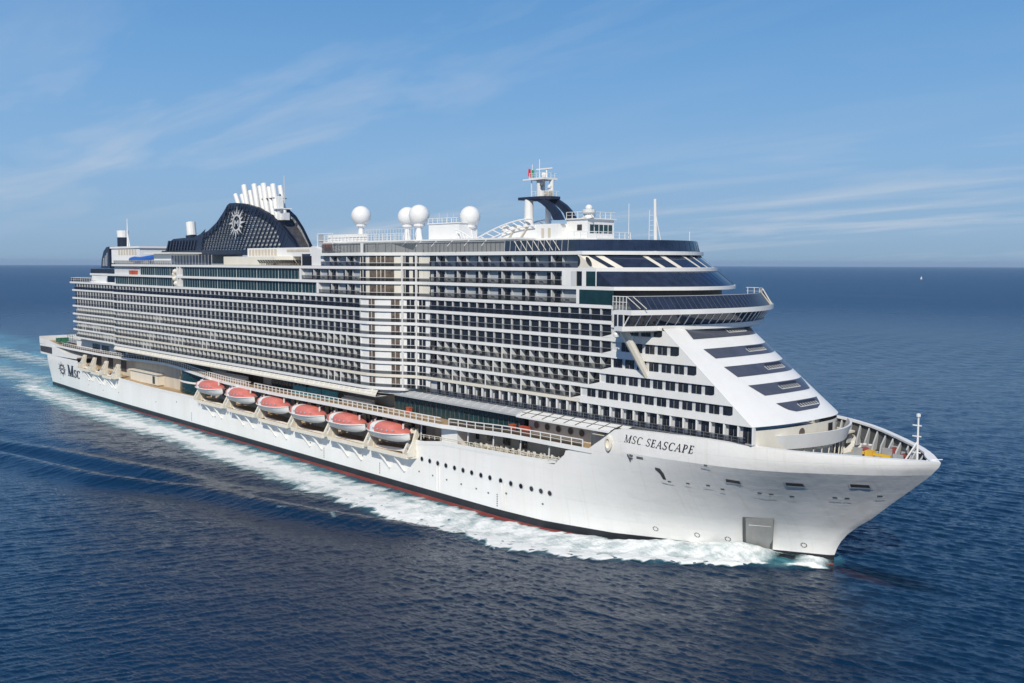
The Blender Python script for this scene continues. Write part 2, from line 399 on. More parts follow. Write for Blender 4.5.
hull_patch('', [(129.6, 14.5), (130.9, 14.5), (130.9, 14.9), (129.6, 14.9)], 'dgrey', .05, mb=mb); part(mb, 'hull_symbol', hull)
mb = MB()                                                            # fairlead by the end of the promenade
p = on_hull(124.1, 16.3, .0); mb.lathe((0, 0, 0), [(.9, 0), (.95, .35), (.6, .45), (.5, .1), (0, .05)], 'cream', 14)
mb.v = [(124.1+a*.75, p.y-c, 16.3+b*1.35) for a, b, c in mb.v]; part(mb, 'fairlead', hull)
# shell door recess near the waterline with folded boarding platform
def shell_door():
    mb = MB(); C = [(142.9, 5.8), (147.0, 5.95), (145.25, .1), (141.25, .1)]
    out = [on_hull(x, z, .03) for x, z in C]; inn = [p+Vector((-.35, 1.3, 0)) for p in out]
    mb.q([on_hull(x, z, .05) for x, z in C], 'door')
    def lerp(a, b, t): return a+(b-a)*t
    def P(u, v): return (lerp(lerp(C[3][0], C[2][0], u), lerp(C[0][0], C[1][0], u), v), lerp(C[3][1], C[0][1], v))
    def pt(u, v, o): x, z = P(u, v); return on_hull(x, z, o)
    mb.q([pt(0, 0, .07), pt(.1, 0, .07), pt(.1, 1, .07), pt(0, 1, .07)], 'dgrey'); mb.q([pt(.9, 0, .07), pt(1, 0, .07), pt(1, 1, .07), pt(.9, 1, .07)], 'dgrey')
    mb.q([pt(.1, .86, .07), pt(.9, .86, .07), pt(.9, 1, .07), pt(.1, 1, .07)], 'dgrey'); mb.q([pt(.1, .52, .07), pt(.9, .52, .07), pt(.9, .6, .07), pt(.1, .6, .07)], 'grey')
    mb.q([pt(.34, .84, .09), pt(.44, .84, .09), pt(.42, .98, .09), pt(.36, .98, .09)], 'dgrey'); mb.q([pt(.56, .84, .09), pt(.64, .84, .09), pt(.62, .98, .09), pt(.58, .98, .09)], 'dgrey')
    d = part(mb, 'shell_door', hull)
    mb = MB(); mb.sheet([pt(.14, .60, .12), pt(.5, .57, .12), pt(.86, .60, .12)], [pt(.14, .80, .5), pt(.5, .80, .5), pt(.86, .80, .5)], 'white')
    mb.sheet([pt(.14, .80, .5), pt(.5, .80, .5), pt(.86, .80, .5)], [pt(.14, .86, .1), pt(.5, .86, .1), pt(.86, .86, .1)], 'white')
    part(mb, 'boarding_platform', hull)
shell_door()
for (x, z) in ((128.5, 1.6), (135.0, 1.4), (139.3, 1.2), (149.6, 1.3)):  # thruster marks
    mb = MB()
    for k in range(8):
        t0, t1 = k*math.pi/4, (k+.75)*math.pi/4
        mb.q([on_hull(x+.45*math.cos(t0), z+.45*math.sin(t0), .04), on_hull(x+.45*math.cos(t1), z+.45*math.sin(t1), .04), on_hull(x+.3*math.cos(t1), z+.3*math.sin(t1), .04), on_hull(x+.3*math.cos(t0), z+.3*math.sin(t0), .04)], 'dgrey')
    part(mb, 'thruster_mark', hull)
# lettering
def glyph(ch):
    """serif italic capitals drawn as strokes (x0,z0,x1,z1,width) on a unit-high letter; returns quads and advance"""
    Q = []
    def st(x0, z0, x1, z1, w0, w1=None):
        w1 = w0 if w1 is None else w1; Q.append([(x0-w0/2, z0), (x0+w0/2, z0), (x1+w1/2, z1), (x1-w1/2, z1)])
    def hb_(x0, x1, z, t): Q.append([(x0, z-t/2), (x1, z-t/2), (x1, z+t/2), (x0, z+t/2)])
    def arcs(cx, cz, rx, rz, a0, a1, thick, n=12):
        P = []
        for k in range(n+1):
            a = math.radians(a0+(a1-a0)*k/n); c, q = math.cos(a), math.sin(a); t = .05+thick*abs(c)
            P.append(((cx+rx*c, cz+rz*q), (cx+(rx-t)*c, cz+(rz-.07)*q)))
        for (a, b), (c, d) in zip(P[:-1], P[1:]): Q.append([a, c, d, b])
    B, T = .17, .06
    if ch == 'M':
        st(.12, 0, .12, 1, .06); st(.12, 1, .46, 0, .17, .12); st(.80, 1, .46, 0, .06, .08); st(.82, 0, .82, 1, B); hb_(0, .26, .03, T); hb_(.68, .96, .03, T); hb_(-.02, .2, .97, T); hb_(.74, .98, .97, T); w = 1.02
    elif ch == 'E':
        st(.16, 0, .16, 1, B); hb_(0, .56, .03, T); hb_(0, .54, .97, T); hb_(.2, .44, .52, T); st(.54, .03, .58, .24, .06); st(.52, .97, .52, .78, .06); st(.44, .42, .44, .62, .05); w = .66
    elif ch == 'P':
        st(.16, 0, .16, 1, B); hb_(0, .34, .03, T); hb_(0, .34, .97, T); hb_(.2, .34, .46, T); arcs(.30, .715, .30, .285, -90, 90, .11); w = .68
    elif ch == 'A':
        st(.06, 0, .42, 1, .06); st(.68, 0, .42, 1, B, .12); hb_(.18, .58, .36, T); hb_(-.06, .2, .03, T); hb_(.54, .84, .03, T); w = .82
    elif ch == 'C':
        arcs(.42, .5, .40, .52, 50, 310, .12, 18); st(.68, .74, .70, .98, .06); w = .76
    elif ch == 'S':
        arcs(.30, .75, .25, .27, 30, 200, .07, 10); arcs(.30, .25, .27, .27, -150, 20, .07, 10); st(.50, .34, .10, .66, .17, .17); st(.54, .74, .54, .98, .05); st(.04, .02, .04, .28, .05); w = .62
    else: w = .42
    return Q, w
def lettering(name, body, x0, x1, z0fn, h, m, shear, small=(), gap=.12, parent=None, bold=1.0):
    X = 0; A = []
    for i, ch in enumerate(body):
        Q, w = glyph(ch.upper()); sc = .68 if i in small else 1
        if bold > 1: Q = Q+[[(px+.045*bold, pz) for px, pz in q] for q in Q]+[[(px-.03*bold, pz) for px, pz in q] for q in Q]
        A += [[((X+px*sc)+shear*pz*sc, pz*sc) for px, pz in q] for q in Q]; X += w*sc+gap
    X -= gap; mb = MB(); k = (x1-x0)/(X+shear)
    for n_, q in enumerate(A): mb.q([on_hull(x0+px*k, z0fn(x0+px*k)+pz*h, .05+.0004*n_) for px, pz in q], m)
    return part(mb, name, parent or hull)
bpy.context.view_layer.update()
lettering('ship_name', 'MSC SEASCAPE', 127.2, 140.3, lambda x: 16.92-.018*(x-127), 1.25, 'navy', .30)
lettering('line_name', 'MSC', -140.0, -126.4, lambda x: 4.1, 4.2, 'navy', .10, (1, 2), .08, None, 1.4)
def sunburst(cx, cz, r, m, place, name, parent, ring=True):
    mb = MB(); n = 16
    for k in range(n):
        t = 2*math.pi*k/n; ro = r*(1 if k % 2 == 0 else .80); w = .16
        mb.q([place(cx+r*.5*math.cos(t-w), cz+r*.5*math.sin(t-w)), place(cx+ro*math.cos(t+.05), cz+ro*math.sin(t+.05)), place(cx+r*.5*math.cos(t+w), cz+r*.5*math.sin(t+w))], m)
    A = [place(cx+r*.54*math.cos(t), cz+r*.54*math.sin(t)) for t in np.linspace(0, 2*math.pi, 24, endpoint=False)]
    B = [place(cx+r*.40*math.cos(t), cz+r*.40*math.sin(t)) for t in np.linspace(0, 2*math.pi, 24, endpoint=False)]
    mb.sheet(A, B, m, True)
    for a, b in (((-.22, .2), (-.22, -.2)), ((-.22, .2), (0, -.08)), ((0, -.08), (.22, .2)), ((.22, .2), (.22, -.2))):   # plain monogram strokes
        d = .05; mb.q([place(cx+r*(a[0]-d), cz+r*a[1]), place(cx+r*(a[0]+d), cz+r*a[1]), place(cx+r*(b[0]+d), cz+r*b[1]), place(cx+r*(b[0]-d), cz+r*b[1])], m)
    return part(mb, name, parent)
sunburst(-146.2, 6.0, 3.1, 'navy', lambda x, z: on_hull(-146.2+(x+146.2)*1.6, z, .06), 'line_emblem', hull)

# bulb under the bow
def bulb():
    mb = MB(); P = []
    for t in np.linspace(0, 1, 14):
        x = 148+t*19; r = 2.6*math.sqrt(max(0, 1-max(0, (t-.35)/.65)**2.2))+.02; cz = -4.35-.3*t
        P.append([(x, r*.95*math.cos(a), cz+r*1.0*math.sin(a)) for a in np.linspace(0, 2*math.pi, 17)])
    mb.grid(P, 'red'); part(mb, 'bulbous_bow', hull, True)
bulb()

# ------------------------------------------------------------------ stern block
def stern():
    mb = MB(); S = [(-169.9, 14.1), (-169.2, 10.4), (-158, 10.45), (-129, 11.0), (-128.5, 11.6), (-141, 12.3), (-154.5, 14.3)]
    A = [(x, -20.55, z) for x, z in S]; B = [(x, 20.55, z) for x, z in S]
    mb.sheet(A, B, 'white', True); mb.q(A[::-1], 'white'); mb.q(B, 'white')
    w = part(mb, 'stern_overhang', hull)
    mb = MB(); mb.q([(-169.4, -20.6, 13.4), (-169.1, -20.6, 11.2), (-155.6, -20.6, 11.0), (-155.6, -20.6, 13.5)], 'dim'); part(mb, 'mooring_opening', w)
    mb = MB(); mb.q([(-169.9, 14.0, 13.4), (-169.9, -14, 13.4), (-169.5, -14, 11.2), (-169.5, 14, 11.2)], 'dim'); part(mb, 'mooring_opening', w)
stern()

# ------------------------------------------------------------------ promenade slab (outboard walkway)
PROM = [(x, y, z+.35) for x, y, z in [(-169.9, -20.6, 14.3), (-137, -20.2, 13.85), (-108, -19.6, 13.7), (-87, -19.2, 13.9), (-68, -18.6, 14.3), (-58, -18.2, 14.4), (-45, -19.0, 14.2), (-36, -19.8, 13.85),
        (-25, -20.6, 13.5), (-12, -21.3, 13.25), (0, -21.8, 13.15), (16, -22.1, 13.15), (41, -22.4, 13.45), (58, -22.4, 13.5), (75, -22.2, 13.45), (82.6, -21.8, 13.4), (83.6, -21.1, 13.4), (89, -21.0, 13.5),
        (96, -20.9, 13.8), (100, -20.9, 13.95), (108, -20.8, 14.0), (115, -20.7, 14.0), (120.2, -20.55, 14.0)]]
PR = np.array(PROM); 
def prom_z(x): return float(np.interp(x, PR[:, 0], PR[:, 2]))
def prom_y(x): return float(np.interp(x, PR[:, 0], PR[:, 1]))
def smooth_line(P, n):
    P = np.array(P, float); xs = np.linspace(P[0, 0], P[-1, 0], n); w = 3.0; out = []
    for x in xs:
        k = np.linspace(-w, w, 9)*(1 if x < 60 else .15); xx = np.clip(x+k, P[0, 0], P[-1, 0]); out.append((x, np.interp(xx, P[:, 0], P[:, 1]).mean(), np.interp(xx, P[:, 0], P[:, 2]).mean()))
    return out
PL = smooth_line(PROM, 150)
def promenade():
    mb = MB()
    for sg in (1, -1):
        T = [(x, y*sg, z+.45) for x, y, z in PL]; B = [(x, y*sg, z-.35) for x, y, z in PL]; BI = [(x, -14.8*sg, z-.35) for x, y, z in PL]; TI = [(x, -14.8*sg, z+.45) for x, y, z in PL]
        mb.sheet(T, B, 'white'); mb.sheet(B, BI, 'pale'); mb.sheet(T, TI, 'tan' if sg == 1 else 'deck')
    mb.q([(-169.9, -20.6, 14.8), (-169.9, 20.6, 14.8), (-169.9, 20.6, 15.65), (-169.9, -20.6, 15.65)], 'white')
    mb.q([(-169.8, -14.9, 15.6), (-128, -14.9, 15.0), (-128, 14.9, 15.0), (-169.8, 14.9, 15.6)], 'deck')
    pr = part(mb, 'promenade_deck')
    # solid bulwark round the stern
    mb = MB(); A = [p for p in PL if p[0] < -146]
    for sg in (1, -1):
        mb.sheet([(x, (y-.03)*sg, z+.4) for x, y, z in A], [(x, (y-.03)*sg, z+.45+1.25*max(0, min(1, (-146-x)/16))) for x, y, z in A], 'white')
    mb.box(-170.0, -169.8, -20.6, 20.6, 15.0, 17.0, 'white'); part(mb, 'stern_bulwark', pr)
    return pr
prom = promenade()
def railing(line, h, step, m, parent, name='railing', mids=(.5,), r=.045, sgn=1):
    mb = MB(); line = [Vector(p) for p in line]
    for k in mids+(1.0,):
        for a, b in zip(line[:-1], line[1:]): mb.tube(a+Vector((0, 0, h*k)), b+Vector((0, 0, h*k)), r*(1.5 if k == 1 else .8), m, 4, cap=False)
    acc = 0
    for a, b in zip(line[:-1], line[1:]):
        L = (b-a).length; t = -acc
        while t < L:
            if t >= 0: p = a+(b-a)*(t/L); mb.tube(p, p+Vector((0, 0, h)), r*1.6, m, 4, cap=False)
            t += step
        acc = (L-(t-step)) if L > 0 else acc
    return part(mb, name, parent)
def glassrail(line, h, m, parent, name='glass_screen'):
    mb = MB(); mb.sheet(line, [(x, y, z+h) for x, y, z in line], m); return part(mb, name, parent)
seg = lambda a, b: [(x, y+.12, z+.45) for x, y, z in PL if a <= x <= b]
railing(seg(-146, -64), 1.15, 2.0, 'white', prom); railing(seg(-64, 4), 1.25, 1.55, 'white', prom, r=.07); railing(seg(4, 82), 1.25, 1.9, 'white', prom, r=.075); railing(seg(82, 119), 1.25, 2.5, 'white', prom, r=.075)
glassrail(seg(-146, -66), 1.0, 'balu', prom); glassrail(seg(82, 119), 1.05, 'balu', prom)

# inner house behind boats and promenade
def house():
    mb = MB()
    mb.box(-128, 71, -15.4, 15.4, 5.5, 19, 'beige'); mb.box(71.01, 121, -15.3, 15.3, 9, 19, 'beige')
    o = part(mb, 'promenade_house')
    return o
phouse = house()
def wallpatch(name, x0, x1, z0, z1, m, y=-15.45, n=1, parent=None, gap=.12):
    w = (x1-x0)/n
    for i in range(n):
        mb = MB(); mb.q([(x0+i*w+gap/2, y, z0), (x0+(i+1)*w-gap/2, y, z0), (x0+(i+1)*w-gap/2, y, z1), (x0+i*w+gap/2, y, z1)], m); part(mb, name, parent or phouse)
# lower deck dark windows behind boats and forward lounge
for x in np.arange(-26, 70, 4.0): wallpatch('window', x, x+2.4, 8.0, 11.4, 'dark')
for x in np.arange(74, 101, 4.6): wallpatch('window', x, x+2.2, 11.0, 12.9, 'dark')
for (x0, x1) in ((-127, -119), (-113, -108), (-101, -96)): wallpatch('window', x0, x1, 8.8, 12.6, 'dim')
# upper promenade glazing
def glazing(x0, x1, y, z0, z1, m, step, name='glazed_front', yback=None):
    """straight glazed front with mullions and a roof edge"""
    mb = MB(); mb.q([(x0, y, z0), (x1, y, z0), (x1, y, z1), (x0, y, z1)], m)
    yb = yback if yback is not None else -15.3
    mb.q([(x1, y, z0), (x1, yb, z0), (x1, yb, z1), (x1, y, z1)], m); mb.q([(x0, y, z0), (x0, y, z1), (x0, yb, z1), (x0, yb, z0)], m)
    o = part(mb, name, phouse)
    mb = MB()
    for x in np.arange(x0, x1+.01, step): mb.box(x-.05, x+.05, y-.08, y, z0, z1, 'dgrey')
    part(mb, 'mullion', o)
    return o
glazing(60, 100.5, -17.4, 14.2, 17.4, 'teal', 1.45)
glazing(4, 21, -16.2, 13.9, 17.3, 'teal', 1.7)
glazing(-22, -2, -15.7, 13.9, 17.0, 'brownwin', 2.2)
# round two-storey glass bay aft of the boats
def bay():
    mb = MB(); cx = -43; P = []
    arc = [(cx+11*math.cos(t), -13.2-5.2*math.sin(t)) for t in np.linspace(math.pi, 0, 18)]
    for z0, z1, m in ((7.4, 10.4, 'teal'), (10.4, 10.95, 'white'), (10.95, 13.9, 'teal'), (14.7, 17.3, 'teal')):
        mb.sheet([(x, y-(0.12 if m == 'white' else 0), z0) for x, y in arc], [(x, y-(0.12 if m == 'white' else 0), z1) for x, y in arc], m)
    part(mb, 'glass_bay', phouse)
bay()
# cream shelters of the aft boat deck
mb = MB(); mb.box(-88, -66, -17.3, -15.0, 7.3, 10.6, 'cream'); mb.prism([(-88.4, -17.8), (-65.6, -17.8), (-65.6, -15), (-88.4, -15)], 10.6, 10.85, 'cream'); sh = part(mb, 'aft_shelter', phouse)
mb = MB(); mb.q([(-70, -17.34, 7.6), (-68.2, -17.34, 7.6), (-68.2, -17.34, 10), (-70, -17.34, 10)], 'dim'); part(mb, 'door', sh)
# awning band under the cabins, aft block (cream, ribbed) and forward (white panels)
def awning(name, x0, x1, pi, po, m, rib, ribm, parent=None):
    (y0, z0), (y1, z1) = pi, po
    for sg in (1, -1):
        mb = MB()
        mb.q([(x0, y0*sg, z0), (x1, y0*sg, z0), (x1, y1*sg, z1), (x0, y1*sg, z1)], m); mb.q([(x0, y1*sg, z1), (x1, y1*sg, z1), (x1, y1*sg, z1-.35), (x0, y1*sg, z1-.35)], m)
        mb.q([(x0, y1*sg, z1-.35), (x1, y1*sg, z1-.35), (x1, -15*sg, z1-.35), (x0, -15*sg, z1-.35)], 'pale')
        o = part(mb, name, parent)
        if sg == -1: continue
        mb = MB()
        for x in np.arange(x0+rib/2, x1, rib): mb.bar((x, y0, z0+.05), (x, y1, z1+.05), .14, ribm)
        mb.bar((x0, (y0+y1)/2, (z0+z1)/2+.05), (x1, (y0+y1)/2, (z0+z1)/2+.05), .1, ribm)
        part(mb, 'rib_grid', o)
awning('awning', -88, 60, (-21.8, 18.8), (-22.45, 17.75), 'cream', 2.1, 'white')
awning('awning', 60, 101, (-16.9, 18.75), (-19.0, 18.05), 'grey', 2.6, 'pale')
awning('awning', 101.02, 126, (-16.9, 18.85), (-20.0, 18.15), 'white', 2.7, 'dgrey')
# cream wall with round windows under the forward awning
mb = MB(); mb.box(101.5, 124.5, -17.2, -15.2, 13.6, 18.1, 'cream'); fw = part(mb, 'cabin_wall', phouse)
for x in (103.6, 106.4, 109.2, 112.2, 114.9, 121.2):
    mb = MB(); A = [(x+.8*math.cos(t), -17.24, 16.35+.8*math.sin(t)) for t in np.linspace(0, 2*math.pi, 16, endpoint=False)]
    B = [(x+.62*math.cos(t), -17.28, 16.35+.62*math.sin(t)) for t in np.linspace(0, 2*math.pi, 16, endpoint=False)]
    mb.sheet(A, B, 'beige', True); mb.q(B, 'brownwin'); part(mb, 'round_window', fw)
mb = MB(); mb.box(117, 119, -17.3, -17.2, 14.6, 17.2, 'white'); part(mb, 'door', fw)
# posts carrying the promenade
for x in np.arange(72.5, 114, 7.4):
    mb = MB(); mb.bar((x, -20.0, ztop(x)), (x+.3, -20.0, prom_z(x)), .22, 'white'); part(mb, 'deck_post', phouse)
mb = MB(); mb.box(79.5, 84.4, -20.2, -15.3, 9.8, 13.6, 'white'); part(mb, 'mooring_hut', phouse)
railing([(x, -20.25, ztop(x)+.5) for x in (72, 80, 91, 97, 103, 108, 113)], .75, 1.8, 'cream', hull)
# turquoise splash screens and orange-red lockers on the promenade
for x0, x1 in ((20.5, 26.8), (27.2, 33.4), (33.8, 40.5)):
    mb = MB(); mb.box(x0, x1, -19.5, -19.3, prom_z(x0)+.4, prom_z(x0)+2.5, 'turq'); part(mb, 'splash_screen', prom)
for x in (66.5, 98.5, 101.2, 102.4):
    mb = MB(); mb.box(x-.5, x+.5, -18.9, -18.1, prom_z(x)+.45, prom_z(x)+1.6, 'orange'); mb.box(x-.56, x+.56, -18.96, -18.04, prom_z(x)+1.6, prom_z(x)+1.75, 'orange'); part(mb, 'life_raft_locker', prom)
for x0, x1 in ((42, 54), (-24, -4)):
    mb = MB(); mb.box(x0, x1, -19.4, -18.8, prom_z(x0)+.3, prom_z(x0)+1.4, 'cream'); mb.box(x0, x1, -18.8, -18.5, prom_z(x0)+.3, prom_z(x0)+1.9, 'beige'); part(mb, 'promenade_bench', prom)
# slanted end of the promenade into the bow
mb = MB(); mb.q([(119.6, -20.4, 14.6), (125.2, -20.4, 18.95), (124.2, -17.3, 18.95), (118.6, -17.3, 14.6)], 'grey'); part(mb, 'end_ramp', prom)

# ------------------------------------------------------------------ superstructure
S = [47.48, 44.62, 41.49, 38.41, 35.76, 32.98, 30.21, 27.44, 24.68, 21.94, 19.16]
YA, YF = -22.3, -16.8
SC = [(54, -22.3), (56.5, -22.15), (58.8, -21.6), (61, -20.7), (63, -19.6), (65, -18.4), (67, -17.45), (69, -16.95), (70.5, -16.8)]
def xe(z): return 149.6-1.23*(z-21)
def xc(z): return 151-1.37*(z-21.8)
def front_pt(z, y, off=0):
    e = xe(z)-(6.0 if y > 0 else 0); w = 12.8 if y > 0 else 16.8      # the port shoulder is rounder and further aft
    x = e+(xc(z)-e)*(1-min(1, abs(y)/w)**2.5)
    return Vector((x+off*.8, y, z+off*.58))
def arc(xcn, c, yh, n=28): return [(xcn-c*y*y, y) for y in np.linspace(-yh, yh, n)]
def off_poly(P, d):
    return [(x, y+d) for x, y in P]
def outline(k, x0, d=0.0):
    """starboard outline from x0 forward for slab k, inset d"""
    pts = [(x0, YA+d)]+[(x, y+d) for x, y in SC]
    if k == 0: pts += [(112.3, YF+d)]+[(p[0]-d, p[1]*(1-d/16.8)) for p in arc(122.7, .03, 16.8)]
    elif k == 1: pts += [(114, YF+d)]+[(p[0]-d, p[1]*(1-d/16.8)) for p in arc(126, .03, 16.8)]
    elif k == 2: pts += [(118, YF+d)]+[(p[0]-d, p[1]*(1-d/16.8)) for p in arc(130, .03, 16.8)]
    else: pts += [(STEP.get(k, 114)-d, YF+d)]
    return pts
def closed(pts):
    """mirror a starboard outline to port unless it already ends on the port side"""
    if pts[-1][1] > 0:
        st = [p for p in pts if p[1] < 0 and p[0] < 110]
        return pts+[(x, -y) for x, y in st[::-1]]
    return pts+[(x, -y) for x, y in pts[::-1]]
STEP = {3: 121, 4: 121, 5: 121, 6: 121.0, 7: 118.4, 8: 114.0}
sup = None
def core():
    mb = MB()
    # solid inner body
    A = [(-88, -21.25)]+[(x, y+1.0) for x, y in SC if x < 64]+[(66.5, -15.1), (121.2, -15.1)]
    mb.prism(closed(A), 18.0, 38.5, 'pale')
    mb.box(-128, -87.9, -20.4, 20.4, 18.75, 38.2, 'pale')
    mb.prism(closed([(-88, -21.4)]+[(x, y+.95) for x, y in SC]+[(117, -15.85)]), 38.5, 44.6, 'pale')
    mb.prism(closed([(38, -21.0)]+[(x, y+1.3) for x, y in SC]+[(112, -15.5)]), 44.6, 47.4, 'pale')
    o = part(mb, 'superstructure'); return o
sup = core()
for k in range(11):
    mb = MB()
    x0 = 38 if k == 0 else (-88 if k != 2 else -97)
    if k <= 9: P = closed(outline(k, x0))
    else: P = closed([(-88, YA)]+SC[:6])
    m = 'white' if k != 9 else 'cream'
    h = .30
    mb.prism(P, S[k]-h, S[k]+h, m, 'deck' if k in (0, 1) else 'white', 'pale')
    part(mb, 'deck_slab')
    if k >= 3:
        mb = MB(); xa = -129 if k > 3 else -131.2
        mb.box(xa, -87.0, -21.3, 21.3, S[k]-.29, S[k]+.29, 'white'); part(mb, 'deck_slab')
mb = MB(); mb.box(-113.4, -87, -20.4, 20.4, S[2]-.3, S[2]+.3, 'white'); part(mb, 'deck_slab')

# ---- cabins -------------------------------------------------------------
cabins = []     # (distance key, kind, x, ybase, z0, h, pitch, depth)
def cabin_row(kind, k, x0, x1, yo, pitch, depth):
    n = int(round((x1-x0)/pitch)); p = (x1-x0)/n
    h = .30; zb, zt = S[k+1]+h, S[k]-h
    for i in range(n): cabins.append((kind, x0+(i+.5)*p, yo, zb, zt-zb, p, depth))
    # continuous back wall
    mb = MB(); mb.q([(x0, yo+depth, zb), (x1, yo+depth, zb), (x1, yo+depth, zt), (x0, yo+depth, zt)], 'pale' if kind == 'D' else 'grey'); part(mb, 'cabin_wall')
    # balustrade
    gm = 'balu' if kind == 'L' else ('balun' if k == 3 else 'balut')
    mb = MB(); mb.q([(x0, yo+.1, zb-.02), (x1, yo+.1, zb-.02), (x1, yo+.1, zb+.92), (x0, yo+.1, zb+.92)], gm); b = part(mb, 'balustrade')
    mb = MB(); mb.box(x0, x1, yo+.06, yo+.14, zb+.92, zb+.98, 'steel'); part(mb, 'handrail', b)
for k in range(3, 10):
    D = 'D' if k < 6 else 'L'
    cabin_row(D, k, -87.2, 54, YA, 2.55, .5 if D == 'D' else .95)
    cabin_row(D, k, -127, -88.4, -21.3, 2.6, .5 if D == 'D' else .95)
for k in range(3, 9):
    D = 'D' if k < 6 else 'L'
    x1 = STEP[k]; n = round((x1-71.2)/2.52); cabin_row(D, k, 71.2, x1, YF, (x1-71.2)/n, .5 if D == 'D' else 1.35)
def cabin_mesh(kind, p, h, d, mbA=None, mbB=None, x=0, y=0, z=0, rnd=0):
    a = mbA or MB(); b = mbB or MB()
    if kind == 'D':
        a.box(x+p/2-.15, x+p/2+.15, y+.16, y+d, z, z+h, 'pale')
        b.box(x-p/2+.17, x+p/2-.17, y+d-.07, y+d-.02, z, z+h-.12, 'dark')
    else:
        w = .07 if rnd < .75 else .11; o = .16 if rnd < .75 else -.02
        a.box(x+p/2-w, x+p/2+w, y+o, y+d, z, z+h, 'white')
        b.box(x-p/2+.15, x+p*.2, y+d-.07, y+d-.02, z, z+h-.12, 'dark')
        a.box(x-p*.3, x-p*.1, y+.5, y+.75, z+.0, z+.45, 'dgrey') if rnd < .35 else None
    return a, b
fwd = [c for c in cabins if c[1] > 60]; fwd.sort(key=lambda c: -c[1]-0*c[3]); near = fwd[:100]; rest = [c for c in cabins if c not in near]
cache = {}; TBL = MB().box(-.25, .25, -.13, .13, 0, .45, 'dgrey').mesh('side_table')
for c in near:
    kind, x, y, z, h, p, d = c; r = random.random(); tb = r < .3 and kind == 'L'; r = .8 if r > .8 else .4
    key = (kind, round(p, 2), round(h, 2), r)
    if key not in cache:
        a, b = cabin_mesh(kind, p, h, d, rnd=r); cache[key] = (a.mesh('balcony'), b.mesh('glass_door'))
    o = bpy.data.objects.new('balcony', cache[key][0]); COL.objects.link(o); o.parent = ship; o.location = (x, y, z+2)
    g = bpy.data.objects.new('glass_door', cache[key][1]); COL.objects.link(g); g.parent = o
    if tb: t_ = bpy.data.objects.new('side_table', TBL); COL.objects.link(t_); t_.parent = o; t_.location = (-p*.2, .62, 0)
A_, B_ = MB(), MB(); run = 0
for c in rest:
    kind, x, y, z, h, p, d = c
    if run <= 0 and random.random() < .045: run = random.choice((2, 3, 4))
    r = .8 if run > 0 else random.random()*.7; run -= 1
    cabin_mesh(kind, p, h, d, A_, B_, x, y, z, r)
o = part(A_, 'far_balcony'); o['kind'] = 'stuff'; g = part(B_, 'far_glass_door', o); g['kind'] = 'stuff'

# ---- curved corner between the two blocks: pillars and curtained windows
def corner():
    L = np.array(SC+[(71.2, -16.8)]); ds = np.r_[0, np.cumsum(np.hypot(*np.diff(L, axis=0).T))]
    def at(s, d): 
        x = np.interp(s, ds, L[:, 0]); y = np.interp(s, ds, L[:, 1]); return x-d*.25, y+d
    T = ds[-1]
    for k in range(0, 10):
        z0, z1 = S[k+1]+.30, S[k]-.30
        mb = MB(); ss = np.linspace(0, T, 26)
        mb.sheet([(*at(s, .38), z0) for s in ss], [(*at(s, .38), z1) for s in ss], 'white' if k > 2 else 'cream'); w = part(mb, 'corner_wall')
        spans = ((3.8, 6.0), (11.4, 14.0), (16.2, 18.6), (20.2, 22.6)) if k > 2 else ((.4, 2.6), (4.2, 12.4), (14.6, 17), (18.2, 20.2))
        for i, (a, b) in enumerate(spans):
            a, b = a*T/24.5, b*T/24.5
            mb = MB(); q = np.linspace(a, b, 5)
            mb.sheet([(*at(s, .32), z0) for s in q], [(*at(s, .32), z1-.1) for s in q], 'brownwin' if (i < 2 and k > 2) or (k <= 2 and i == 1) else 'dark')
            cwin = part(mb, 'window', w)
            mb = MB()
            for sq in ((a+b)/2,)+(((a*2+b)/3, (a+2*b)/3) if b-a > 4 else ()): p = at(sq, .22); mb.box(p[0]-.07, p[0]+.07, p[1]-.03, p[1]+.1, z0, z1, 'cream' if k <= 2 else 'pale')
            part(mb, 'mullion', cwin)
        for s in (14.9*T/24.5, 19.4*T/24.5):
            p = at(s, .15); mb = MB(); mb.box(p[0]-.22, p[0]+.22, p[1]-.1, p[1]+.4, z0, z1, 'white'); part(mb, 'pillar', w)
        mb = MB(); q = np.linspace(0, T, 22); mb.sheet([(*at(s, .1), z0) for s in q], [(*at(s, .1), z0+.7) for s in q], 'balu'); bb = part(mb, 'balustrade', w)
        mb = MB(); mb.sheet([(*at(s, .08), z0+.7) for s in q], [(*at(s, .08), z0+.78) for s in q], 'white'); part(mb, 'handrail', bb)
corner()

# ---- glazed public decks and suite decks above the cabins
def glass_row(k, x0, x1, y, m='teal', step=1.55):
    hh = .30; z0, z1 = S[k+1]+hh, S[k]-hh
    mb = MB(); mb.q([(x0, y, z0), (x1, y, z0), (x1, y, z1), (x0, y, z1)], m); o = part(mb, 'glass_front')
    mb = MB()
    for i, x in enumerate(np.arange(x0, x1, step)):
        w = .035 if i % 7 else .09; mb.box(x-w, x+w, y-.06, y-.01, z0, z1, 'grey' if i % 7 else 'pale')
    part(mb, 'mullion', o)
for a, b in ((-66, -40.5), (-35.8, 29.0)): glass_row(1, a, b, -21.7)
for a, b in ((-86.5, -41.5), (-35.8, 36.5)): glass_row(2, a, b, -21.7)
mb = MB()
for x, z0, z1 in ((-38.5, 38.8, 44.3), (-36.6, 38.8, 44.3)): mb.box(x-.35, x+.35, -22.25, -21.3, z0, z1, 'white')
mb.box(29.1, 29.8, -22.25, -21.3, 41.8, 44.3, 'white'); mb.box(36.6, 37.4, -22.25, -21.3, 38.8, 41.2, 'white'); part(mb, 'white_post')
mb = MB()
